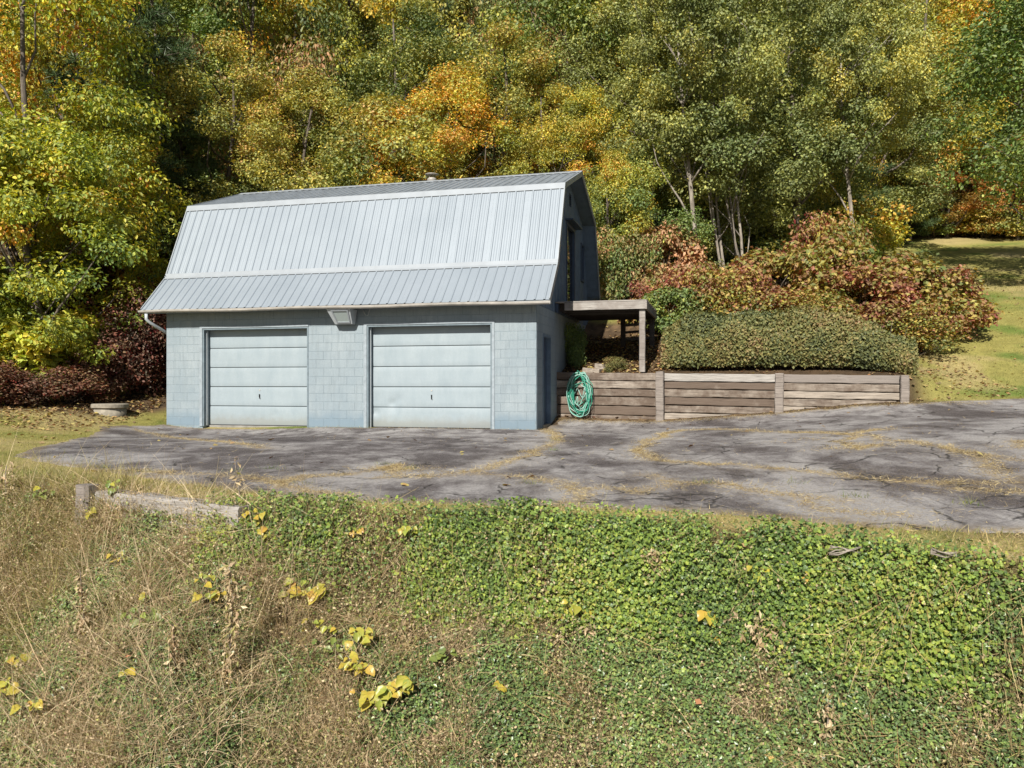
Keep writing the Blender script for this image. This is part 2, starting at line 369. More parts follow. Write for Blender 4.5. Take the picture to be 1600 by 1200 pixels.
M_GLASS = m_glass('window_glass', (.01, .012, .013)); M_LENS = m_glass('lamp_lens', (.32, .37, .36), .15)
def m_timber(name, a, b, dark):
    n = NT(name); v = n.coord('Object', (1, 1, 1)); oi = n.add('ShaderNodeObjectInfo')
    wv = n.add('ShaderNodeMapping'); wv.inputs['Scale'].default_value = (1.2, 22, 22); c = n.add('ShaderNodeTexCoord')
    av = n.add('ShaderNodeVectorMath', operation='ADD'); n.l(c.outputs['Object'], av.inputs[0])
    cx = n.add('ShaderNodeCombineXYZ'); n.l(n.math('MULTIPLY', oi.outputs['Random'], 37), cx.inputs[0]); n.l(n.math('MULTIPLY', oi.outputs['Random'], 11), cx.inputs[2]); n.l(cx.outputs[0], av.inputs[1])
    n.l(av.outputs[0], wv.inputs[0])
    grain = n.noise(wv.outputs[0], 1.6, 8, .7, .4); big = n.noise(av.outputs[0], 2.2, 5, .65)
    col = n.mix(n.ramp(grain, [(.3, 0), (.68, 1)]), a, b)
    k = n.math('ADD', n.math('MULTIPLY', oi.outputs['Random'], .5), n.math('MULTIPLY', big, .75))
    col = n.mix(n.ramp(k, [(.52, 0), (.72, .85)]), col, dark)
    col = n.mix(n.ramp(grain, [(.30, .85), (.42, 0)]), col, (.03, .024, .02))
    n.bump(grain, .9, .012); return n.fin(col, .9, 0, .15)
M_TIE = m_timber('weathered_timber', (.15, .125, .105), (.40, .345, .285), (.10, .07, .052))
M_GREYWOOD = m_timber('grey_wood', (.2, .185, .17), (.43, .40, .365), (.2, .17, .15))
M_POST = m_timber('grey_brown_post', (.12, .1, .09), (.31, .27, .235), (.12, .09, .075))
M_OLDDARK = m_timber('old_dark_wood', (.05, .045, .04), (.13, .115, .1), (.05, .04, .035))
M_CONC = simple('concrete', (.27, .24, .19), .9, 0, .35, 9, .2)
M_SLAB = simple('concrete_floor', (.25, .24, .22), .9, 0, .3, 4, .2)
def m_hose(name, c): n = NT(name); return n.fin(c, .35, 0, .5)
M_HOSE = m_hose('green_hose', (.03, .24, .16)); M_HOSEP = m_hose('pale_green_hose', (.24, .42, .36))

# ------------------------------------------------------------------ ground sheets
def axis(segs):
    out = [segs[0][0]]
    for a, b, st in segs:
        n = max(1, int(round((b-a)/st))); out += list(np.linspace(a, b, n+1)[1:])
    return np.array(out)
gx = axis([(-160, -60, 10), (-60, -24, 2), (-24, -12, .35), (-12, 13, .09), (13, 24, .35), (24, 60, 2), (60, 160, 10)])
gy = axis([(-90, -20, 7), (-20, 3, 1.0), (3, 9, .07), (9, 26, .11), (26, 50, .4), (50, 160, 3)])
def grid(xs, ys):
    X, Y = np.meshgrid(xs, ys); nx, ny = len(xs), len(ys); i = np.arange((nx-1)*(ny-1)); r, c = i//(nx-1), i % (nx-1); a = r*nx+c
    return X.ravel(), Y.ravel(), np.c_[a, a+1, a+1+nx, a+nx]
# driveway outline (world)
DRV = np.array([b2w(-9.75, -.02), b2w(.0, -.02), b2w(.12, .0), b2w(.12, 2.1), (1.3, 20.1), (3.6, 19.2), (6.2, 18.2), (8.7, 17.2), (11.2, 17.3), (14, 17.6), (22, 18), (26, 10), (22, 4), (9, 5.6), (5.5, 6.1),
 (4.05, 6.35), (3.1, 6.5), (2.2, 6.95), (1.4, 7.35), (.6, 7.6), (-.6, 7.7), (-2.06, 7.95), (-3.4, 8.75), (-4.7, 9.6), (-6.0, 10.5), (-7.1, 11.4), (-7.5, 12.4), (-7.9, 14), (-8.6, 16.3), (-9.6, 18.6)], float)
def poly_sd(poly, x, y):
    best = np.full(np.shape(x), 1e9); ins = np.zeros(np.shape(x), bool)
    for a, b in zip(poly, np.roll(poly, -1, 0)):
        d = b-a; t = np.clip(((x-a[0])*d[0]+(y-a[1])*d[1])/(d@d), 0, 1)
        best = np.minimum(best, np.hypot(x-a[0]-t*d[0], y-a[1]-t*d[1]))
        cond = (a[1] > y) != (b[1] > y)
        with np.errstate(divide='ignore', invalid='ignore'): xi = (b[0]-a[0])*(y-a[1])/(b[1]-a[1]+1e-12)+a[0]
        ins ^= cond & (x < xi)
    return np.where(ins, best, -best)
CRK = [[(860, 672), (868, 690), (840, 705), (800, 722), (740, 742), (640, 746), (600, 748)], [(470, 746), (560, 742), (620, 728), (640, 738)],
 [(120, 742), (180, 737), (260, 742), (330, 744), (400, 750), (440, 757), (470, 770), (540, 779)], [(740, 742), (800, 748), (860, 755), (905, 765), (1000, 771), (1060, 756)],
 [(905, 765), (895, 792)], [(1010, 692), (1060, 674), (1130, 672), (1230, 678), (1330, 681), (1400, 690), (1470, 700), (1540, 715), (1640, 722)],
 [(1330, 681), (1318, 692), (1345, 703), (1365, 697)], [(1335, 679), (1375, 673)], [(1010, 692), (1000, 705), (1030, 722), (1100, 729), (1250, 736), (1370, 750), (1500, 759), (1560, 755)],
 [(1000, 745), (1060, 756), (1150, 766), (1250, 778), (1330, 788)], [(1540, 715), (1548, 742), (1600, 757)], [(1500, 765), (1610, 772)], [(440, 757), (480, 745)],
 [(1590, 690), (1612, 705)], [(620, 728), (600, 738), (640, 742)], [(220, 672), (320, 690), (420, 702)], [(1250, 778), (1290, 800), (1400, 806)]]
CRW = [np.array([px2g(*p)[:2] for p in c]) for c in CRK]
def crack_d(x, y):
    best = np.full(np.shape(x), 1e9)
    for c in CRW:
        for a, b in zip(c[:-1], c[1:]):
            d = b-a; t = np.clip(((x-a[0])*d[0]+(y-a[1])*d[1])/(d@d+1e-9), 0, 1)
            best = np.minimum(best, np.hypot(x-a[0]-t*d[0], y-a[1]-t*d[1]))
    return best
def drv_sd(x, y): return poly_sd(DRV, x, y)+(fbm(np.c_[np.ravel(x), np.ravel(y)]*2.2, 11).reshape(np.shape(x))-.5)*.28
X, Y, F = grid(gx, gy); Z = height(X, Y)
P2 = np.c_[X, Y]
def lawn_w(x, y):
    """1 = mown lawn, 0 = woodland floor"""
    p = np.c_[x, y]; n = (fbm(p*.8, 21)-.5)*1.6
    right = sstep(-.4, .6, (x-(9.2+np.clip((y-18)*.38, 0, 4)-sstep(24, 34, y)*2.2))+n*.6)*sstep(45.5, 44, y)*sstep(5, 8, y)
    left = sstep(-9.2, -8.9, -np.abs(x+8.2)-.0*y) if False else sstep(20.4, 19.2, y+.35*np.abs(x+9.6)*(x < -9.6)-.75*np.clip(x+10.2, 0, 1.6)*2.2+n*.5)*(x < -2)*sstep(8.3, 9.6, y+(x+4.5)*-.15)
    patch = np.exp(-(((x-3.3)/1.6)**2+((y-26.4)/1.6)**2))
    return np.clip(np.maximum(np.maximum(right, left), sstep(.3, .6, patch)), 0, 1)
S_, PX_ = pl_dist(EDGE, X, Y)
lawn = lawn_w(X, Y)*(S_ < .1)
bank = sstep(-.25, .15, S_)
n1 = fbm(P2*.9, 31, 4); n2 = fbm(P2*7, 37, 3)
lit = np.array((.13, .085, .05)); lit2 = np.array((.24, .16, .09)); dk = np.array((.055, .04, .026))
woods = dk+(lit-dk)*n2[:, None]; woods = woods+(lit2-woods)*(sstep(.5, .75, n1)*sstep(.3, .7, n2)*.6)[:, None]
ga, gb, gc = np.array((.15, .20, .045)), np.array((.31, .28, .085)), np.array((.46, .36, .17))
lw = ga+(gb-ga)*sstep(.28, .52, n1)[:, None]; lw = lw+(gc-lw)*(sstep(.5, .7, fbm(P2*.55, 44, 3))*.75)[:, None]; lw = lw*(.75+.5*n2)[:, None]
bk = np.array((.06, .055, .025))+(np.array((.12, .10, .045))-np.array((.06, .055, .025)))*n2[:, None]
strip = (1-bank)*sstep(-1.4, -.5, S_)
col = woods*(1-lawn[:, None])+lw*lawn[:, None]
col = col*(1-.9*strip[:, None])+(gc*(.95+.6*n2[:, None])*(1-.45*sstep(.45, .62, n1)[:, None]*np.array((1, .6, 1))))*.9*strip[:, None]
col = col*(1-bank[:, None])+bk*bank[:, None]
lx_, ly_ = w2b(X, Y)
n = NT('soil_and_turf'); ca = n.add('ShaderNodeAttribute', attribute_name='gcol'); gp = n.add('ShaderNodeNewGeometry')
f1 = n.noise(gp.outputs['Position'], 28, 5, .7); f2 = n.noise(gp.outputs['Position'], 120, 3, .7)
cc = n.mix(n.ramp(f1, [(.3, .7), (.6, 0)]), ca.outputs['Color'], n.mix(1, ca.outputs['Color'], (.45, .45, .4), 'MULTIPLY'))
n.bump(n.math('ADD', f1, n.math('MULTIPLY', f2, .4)), .8, .03)
M_GROUND = n.fin(cc, .95, 0, .1)
link('ground', mesh_np('ground', np.c_[X, Y, Z], [F], [M_GROUND], True, {'gcol': col}), kind='structure')

# driveway sheet
ax = axis([(-10.6, 8, .06), (8, 14, .12), (14, 27, .5)]); ay = axis([(3, 12, .05), (12, 20.6, .08)])
X, Y, F = grid(ax, ay); sd = drv_sd(X, Y); cd = crack_d(X, Y)
keep = sd > -.3; fk = keep[F].all(1); F = F[fk]
used = np.unique(F); rm = np.full(len(X), -1); rm[used] = np.arange(len(used)); F = rm[F]; X, Y, sd, cd = X[used], Y[used], sd[used], cd[used]
dip = .012*sstep(.10, .0, cd)*0
Zd = height(X, Y)+np.clip(sd*.35, -.05, .016)-dip
P2 = np.c_[X, Y]
cdw = crack_d(X+(fbm(P2*2.3, 121, 3)-.5)*-.45, Y+(fbm(P2*2.3, 122, 3)-.5)*-.45)
crk = np.exp(-np.clip(cdw, 0, 9)**2/.007)
halo = np.exp(-np.clip(cd, 0, 9)**2/.22)
edge = sstep(.35, -.02, sd)
n = NT('old_asphalt'); gp = n.add('ShaderNodeNewGeometry'); P = gp.outputs['Position']
ak = n.add('ShaderNodeAttribute', attribute_name='crk'); ah = n.add('ShaderNodeAttribute', attribute_name='halo'); ae = n.add('ShaderNodeAttribute', attribute_name='edge')
mp = n.add('ShaderNodeMapping'); mp.inputs['Rotation'].default_value = (0, 0, R(10)); mp.inputs['Scale'].default_value = (.85, .5, 1); n.l(P, mp.inputs[0])
mp3 = n.add('ShaderNodeMapping'); mp3.inputs['Rotation'].default_value = (0, 0, R(8)); mp3.inputs['Scale'].default_value = (1.5, .9, 1); n.l(P, mp3.inputs[0])
big = n.noise(mp.outputs[0], .75, 6, .62, .6); mid = n.noise(mp3.outputs[0], 1.8, 8, .72, .3); fine = n.noise(P, 34, 6, .85); agg = n.noise(P, 95, 3, .85)
sx = n.add('ShaderNodeSeparateXYZ'); n.l(P, sx.inputs[0])
right = n.ramp(n.math('MULTIPLY', n.math('ADD', sx.outputs[0], 10), .05), [(.5, 0), (.66, 1)])
k = n.math('ADD', n.math('MULTIPLY', big, .62), n.math('MULTIPLY', mid, .42))
k = n.math('ADD', k, n.math('MULTIPLY', ah.outputs['Fac'], .045)); k = n.math('ADD', k, n.math('MULTIPLY', right, .018)); k = n.math('ADD', k, n.math('MULTIPLY', fine, .10)); k = n.math('SUBTRACT', k, .045)
colr = n.ramp(k, [(.385, (.058, .046, .045)), (.49, (.105, .089, .086)), (.54, (.20, .182, .176)), (.62, (.36, .338, .322))])
colr = n.mix(n.ramp(fine, [(.36, .85), (.54, 0)]), colr, n.mix(1, colr, (.42, .42, .44), 'MULTIPLY'))
colr = n.mix(n.ramp(agg, [(.53, 0), (.66, .6)]), colr, (.36, .34, .33))
strawm = n.math('MULTIPLY', ak.outputs['Fac'], n.ramp(n.noise(P, 16, 6, .8), [(.42, 0), (.56, 1)]))
colr = n.mix(n.math('MULTIPLY', strawm, .7), colr, (.33, .25, .14))
tn = n.ramp(n.noise(P, 24, 6, .8), [(.5, 0), (.66, 1)])
colr = n.mix(n.math('MULTIPLY', n.math('MULTIPLY', tn, n.math('ADD', n.math('MULTIPLY', ah.outputs['Fac'], .8), n.math('MULTIPLY', right, .12))), .6), colr, (.36, .28, .15))
colr = n.mix(n.math('MULTIPLY', ae.outputs['Fac'], n.ramp(n.noise(P, 11, 5, .7), [(.35, 0), (.6, .9)])), colr, (.24, .18, .10))
vo = n.add('ShaderNodeTexVoronoi', feature='DISTANCE_TO_EDGE'); vo.inputs['Scale'].default_value = .8
wv = n.add('ShaderNodeVectorMath', operation='ADD'); nz = n.add('ShaderNodeTexNoise'); nz.inputs['Scale'].default_value = 1.7; nz.inputs['Detail'].default_value = 6; n.l(P, nz.inputs['Vector'])
ns = n.add('ShaderNodeVectorMath', operation='SCALE'); ns.inputs['Scale'].default_value = .8; n.l(nz.outputs['Color'], ns.inputs[0]); n.l(P, wv.inputs[0]); n.l(ns.outputs[0], wv.inputs[1]); n.l(wv.outputs[0], vo.inputs['Vector'])
hair = n.ramp(vo.outputs['Distance'], [(.004, 1), (.02, 0)]); hair = n.math('MULTIPLY', hair, n.ramp(n.noise(P, 1.1, 3), [(.42, 0), (.55, 1)]))
colr = n.mix(n.math('MULTIPLY', hair, .8), colr, (.03, .026, .022))
pit = n.ramp(n.noise(P, 55, 3, .7), [(.62, 0), (.70, 1)]); colr = n.mix(n.math('MULTIPLY', pit, .7), colr, (.04, .035, .033))
n.bump(n.math('SUBTRACT', n.math('ADD', fine, n.math('MULTIPLY', agg, .5)), n.math('MULTIPLY', hair, 1.5)), .8, .012)
M_ASPH = n.fin(colr, .88, 0, .25)
link('driveway', mesh_np('driveway', np.c_[X, Y, Zd], [F], [M_ASPH], True, {'crk': crk, 'halo': halo, 'edge': edge}), kind='structure')

# ------------------------------------------------------------------ leaf batches
KITE = (np.array([(0, 0, 0), (.5, .36, .07), (1, 0, -.04), (.5, -.36, .07)]), [np.array([(0, 1, 2, 3)])])
OVAL = (np.array([(0, 0, 0), (.3, .25, .05), (.72, .2, .02), (1, 0, -.05), (.72, -.2, .02), (.3, -.25, .05)]), [np.array([(0, 1, 2, 3), (0, 3, 4, 5)])])
IVY = (np.array([(0, 0, 0), (-.12, .38, .0), (.28, .30, .03), (.42, .56, -.03), (.62, .22, .02), (1, 0, -.06), (.62, -.22, .02), (.42, -.56, -.03), (.28, -.30, .03), (-.12, -.38, 0)]),
       [np.array([(0, 1, 2, 3), (0, 3, 4, 5), (0, 5, 6, 7), (0, 7, 8, 9)])])
BLADE = (np.array([(0, -.5, 0), (0, .5, 0), (.55, .32, 0), (.55, -.32, 0), (1, 0, 0)]), [np.array([(0, 1, 2, 3)]), np.array([(3, 2, 4)])])
TRI = (np.array([(0, -.5, 0), (0, .5, 0), (1, 0, 0)]), [np.array([(0, 1, 2)])])
def nrm(a): return a/(np.linalg.norm(a, axis=1, keepdims=True)+1e-9)
def leaves(C, N, D, size, tmpl, width=1.0):
    """C centre, N normal, D long axis; returns V, F"""
    T, FS = tmpl; N = nrm(N); D = nrm(D-N*np.sum(D*N, 1, keepdims=True)); S = np.cross(N, D)
    size = np.broadcast_to(size, (len(C),)); width = np.broadcast_to(width, (len(C),))
    V = C[:, None]+(D[:, None]*T[None, :, :1]+S[:, None]*T[None, :, 1:2]*width[:, None, None]+N[:, None]*T[None, :, 2:3])*size[:, None, None]
    b = (np.arange(len(C))*len(T))[:, None, None]
    return V.reshape(-1, 3), [(f[None]+b).reshape(-1, f.shape[1]) for f in FS]
def rep(a, tmpl): return np.repeat(a, len(tmpl[0]))
def rdir(n, g): return nrm(g.normal(size=(n, 3)))
def clump_leaves(cl, cr, n, g, size, tmpl, flat=.75, tn=.45, nsc=.45, seed=1, up=.5, hang=.15, tb=0, rag=.75):
    """leaves through clumps: cl (k,3) centres, cr (k,) radii"""
    w_ = cr**2; idx = g.choice(len(cl), n, p=w_/w_.sum())
    d = rdir(n, g); d[:, 2] = d[:, 2]*.85+.15
    r = cr[idx]*(.2+.85*g.random(n)**.42)*(1-rag*.5+rag*vnoise(d*2.2+idx[:, None]*7.3, seed+5))
    C = cl[idx]+d*r[:, None]*np.array((1, 1, flat))
    N = nrm(d)*.55+np.array((0, 0, up))+rdir(n, g)*.75
    D = rdir(n, g)+nrm(d)*.5+np.array((0, 0, -hang*3))
    s = size*g.uniform(.65, 1.3, n)
    V, F = leaves(C, N, D, s, tmpl)
    t = np.clip(.5+(fbm(C*nsc, seed, 2)-.5)*1.5*(1-tn)+(g.random(len(cl))[idx]-.5)*.35+(g.random(n)-.5)*tn*1.3+tb, 0, 1)
    v = g.uniform(.6, 1.4, n)*g.uniform(.8, 1.2, len(cl))[idx]
    return V, F, rep(t, tmpl), rep(v, tmpl)
def join(parts):
    """parts list of (V,F,t,v)"""
    V = []; FF = {}; t = []; v = []; n = 0
    for a, F, tt, vv in parts:
        V.append(a); t.append(tt); v.append(vv)
        for f in F: FF.setdefault(f.shape[1], []).append(f+n)
        n += len(a)
    return np.concatenate(V), [np.concatenate(x) for x in FF.values()], np.concatenate(t), np.concatenate(v)
def leafmesh(name, parts, mat):
    V, F, t, v = join(parts); return mesh_np(name, V, F, [mat], False, {'t': t, 'v': v})

def bend(a, b, g, k=5, wob=.12):
    a, b = np.array(a, float), np.array(b, float); L = np.linalg.norm(b-a); pts = []
    o = g.normal(size=3)*wob*L; o2 = g.normal(size=3)*wob*.4*L
    for i in range(k+1):
        t = i/k; pts.append(tuple(a+(b-a)*t+o*math.sin(math.pi*t)+o2*math.sin(2*math.pi*t)))
    return pts
def make_tree(seed, H=10., RX=3., base=.22, ncl=46, nleaf=13000, lsize=.15, tr=.12, tmpl=KITE, crmin=.5, crmax=1.15, forks=1, lean=.05, thin=1.0, bare=False, nbr=18, up=.55, hang=.15):
    g = np.random.default_rng(seed); z0, z1 = H*base, H
    k = []
    while len(k) < ncl:
        u = g.random(); z = z0+(z1-z0)*u
        prof = math.sin(math.pi*min(1, (u*.86+.14)))**.6*RX*thin
        a = g.uniform(0, 2*math.pi); r = prof*(.25+.75*g.random()**.5)
        k.append((r*math.cos(a), r*math.sin(a), z))
    k = np.array(k); nm_ = max(6, ncl//7); far = k[np.argsort(-np.hypot(k[:, 0], k[:, 1])-g.random(ncl)*RX)[:nm_]]
    dd_ = np.linalg.norm((k[:, None]-far[None])*np.array((1, 1, 1.5)), axis=2); nj = far[dd_.argmin(1)]; k = k+(nj-k)*.36*g.random((ncl, 1)); k[:, 2] = k[:, 2]*.9+nj[:, 2]*.1
    cl = np.array(k); cr = (crmin+(crmax-crmin)*g.random(ncl)**1.5*1.35)*(RX/3.)
    L = [clump_leaves(cl, cr, nleaf, g, lsize, tmpl, seed=seed, up=up, hang=hang)]
    me_c = leafmesh('crown', L, LM['olive'])
    mb = MB()
    for fk in range(forks):
        ox, oy = (0, 0) if forks == 1 else (g.uniform(-.5, .5), g.uniform(-.3, .3))
        top = (g.normal()*lean*H+ox*2.5, g.normal()*lean*H+oy*2, H*.93)
        tp = bend((ox, oy, -.4), top, g, 9, .03)
        rr = [tr*(1.25-i*.11)*(1 if forks == 1 else .6) for i in range(10)]; rr[0] *= 1.35
        mb.tube(tp, rr, 8)
        sel = g.choice(ncl, min(nbr//forks, ncl), replace=False)
        for j in sel:
            c = cl[j]; h = max(.12*H, c[2]-g.uniform(.3, .9)*np.hypot(c[0], c[1])-.3); i = min(8, max(1, int(h/H*9.5)))
            q = tp[i]; L_ = np.linalg.norm(np.array(q)-c)
            mb.tube(bend(q, tuple(c), g, 4, .08), [min(rr[i]*.55, .02+.025*L_)*f for f in (1, .8, .6, .4, .2)], 5)
            for _ in range(3):
                e = c+rdir(1, g)[0]*cr[j]*1.0; mb.tube(bend(tuple(c), tuple(e), g, 2, .1), [.018, .012, .005], 3)
    me_t = mb.mesh('trunk', BARK, True)
    return me_t, me_c
def make_pine(seed, H=12., RX=2.6, nb=70, nt_=2300):
    g = np.random.default_rng(seed); mb = MB(); mb.tube([(0, 0, -.3), (.05, 0, H*.5), (0, .05, H)], [.2, .12, .03], 8)
    C = []; DD = []
    for i in range(nb):
        u = .08+.9*i/nb; z = H*u; L = RX*(1-u)**.75*g.uniform(.75, 1.15)+.25; a = i*2.39996+g.uniform(-.4, .4)
        e = (L*math.cos(a), L*math.sin(a), z+L*.18); mb.tube(bend((0, 0, z), e, g, 3, .04), [.04, .03, .02, .008], 4)
        m = int(nt_/nb*L/RX*2.0)+4
        for _ in range(m):
            s = g.uniform(.2, 1)**.7; p = np.array((0, 0, z))*(1-s)+np.array(e)*s+g.normal(size=3)*np.array((.22, .22, .13))*(.4+.6*s)*(RX/2.6)
            C.append(p); DD.append((math.cos(a)*.7, math.sin(a)*.7, .35))
    C = np.array(C); DD = np.array(DD); K = 14
    Cn = np.repeat(C, K, 0); Dn = np.repeat(DD, K, 0)+rdir(len(Cn), g)*.9
    V, F = leaves(Cn, rdir(len(Cn), g), Dn, g.uniform(.16, .3, len(Cn)), TRI, .09)
    t = np.clip(.5+(fbm(Cn*.8, seed, 2)-.5)*1.4+(g.random(len(Cn))-.5)*.4, 0, 1); v = g.uniform(.75, 1.3, len(Cn))
    return mb.mesh('trunk', BARKD, True), leafmesh('crown', [(V, F, rep(t, TRI), rep(v, TRI))], LM['pine'])
def make_shrub(seed, rx=1.2, h=1.8, n=7000, lsize=.1, tmpl=KITE, ncl=26, crm=.38, tn=.45, hang=.15):
    g = np.random.default_rng(seed); k = []
    for i in range(ncl):
        a = g.uniform(0, 2*math.pi); u = g.random(); r = rx*math.sqrt(g.random())*(1-.45*u); k.append((r*math.cos(a), r*math.sin(a), h*(.12+.78*u)*(1-.25*(r/rx)**2)))
    cl = np.array(k); cr = g.uniform(.7, 1.3, ncl)*crm*rx/1.2
    me_c = leafmesh('foliage', [clump_leaves(cl, cr, n, g, lsize, tmpl, seed=seed, tn=tn, nsc=.9, hang=hang)], LM['mixed'])
    mb = MB()
    for j in range(ncl):
        q = (g.uniform(-.2, .2)*rx, g.uniform(-.2, .2)*rx, -.1); mb.tube(bend(q, tuple(cl[j]), g, 3, .07), [.022, .017, .011, .004], 4)
    return mb.mesh('stems', BARKD, True), me_c
TREES = {
 'broad': make_tree(101, nleaf=32000, lsize=.12, crmin=.35, crmax=.85, ncl=90), 'broad2': make_tree(102, ncl=96, nleaf=32000, base=.12, lsize=.12, crmin=.35, crmax=.8), 'tall': make_tree(103, H=12, RX=2.6, base=.15, nleaf=30000, ncl=90, lsize=.12, crmin=.35, crmax=.85), 'round': make_tree(104, H=8, RX=3.0, base=.08, nleaf=32000, ncl=96, lsize=.12, crmin=.35, crmax=.8),
 'fine': make_tree(105, H=11, RX=3.0, lsize=.095, ncl=135, nleaf=46000, crmin=.26, crmax=.66, base=.12), 'fine2': make_tree(106, H=10, RX=3.2, lsize=.095, ncl=135, nleaf=46000, crmin=.26, crmax=.66, base=.08),
 'droop': make_tree(107, H=11, RX=3.1, lsize=.14, ncl=90, nleaf=24000, tmpl=OVAL, crmin=.35, crmax=.85, up=.15, hang=.5, base=.1), 'stem': make_tree(108, H=12, RX=2.9, base=.40, lsize=.10, ncl=110, nleaf=36000, crmin=.3, crmax=.68, tr=.085, nbr=20),
 'multi': make_tree(109, H=11, RX=3.0, base=.27, lsize=.10, ncl=125, nleaf=40000, crmin=.3, crmax=.68, forks=5, lean=.10, tr=.065, nbr=20), 'big': make_tree(110, H=14, RX=3.9, base=.03, lsize=.125, ncl=170, nleaf=48000, tmpl=OVAL, crmin=.32, crmax=.75, hang=.35),
 'big2': make_tree(111, H=9, RX=3.0, base=.02, lsize=.125, ncl=110, nleaf=30000, tmpl=OVAL, crmin=.3, crmax=.7, hang=.35), 'near': make_tree(112, H=13, RX=4.3, base=.2, lsize=.15, ncl=140, nleaf=42000, tmpl=OVAL, crmin=.5, crmax=.95, tr=.12),
}
PINES = {'pine': make_pine(201), 'pine2': make_pine(202, 10, 2.3, 60, 2200), 'softpine': make_pine(203, 4.0, 1.5, 40, 1500)}
def put(name, meshes, x, y, sc, rz, mat, label, cat, group=None, parts=('trunk', 'crown'), bark=None, dz=-.05):
    root = thing(name, label, cat, (x, y, gz(x, y)+dz), rz, group); root.scale = sc
    for nm, me in zip(parts, meshes):
        o = bpy.data.objects.new(nm, me); COL.objects.link(o); o.parent = root
        m = mat if nm == parts[1] else bark
        if m: o.material_slots[0].link = 'OBJECT'; o.material_slots[0].material = m
    return root
def tree(px, Zd, H, rad, var, sp, label, name='tree', group=None, cat='tree', bark=None):
    meshes = (TREES.get(var) or PINES.get(var)); hh = {'broad': 10, 'broad2': 10, 'tall': 12, 'round': 8, 'fine': 11, 'fine2': 10, 'droop': 11, 'stem': 12, 'multi': 11, 'big': 14, 'big2': 9, 'near': 13, 'pine': 12, 'pine2': 10, 'softpine': 4}[var]
    rr = {'tall': 2.6, 'big': 3.9, 'pine': 2.6, 'pine2': 2.3, 'softpine': 1.5, 'near': 4.3}.get(var, 3.0)
    x = atpx(px, Zd); s = rad/rr
    return put(name, meshes, x, Zd, (s, s*random.uniform(.9, 1.1), H/hh), random.uniform(0, 6.28), LM[sp], label, cat, group, bark=bark)
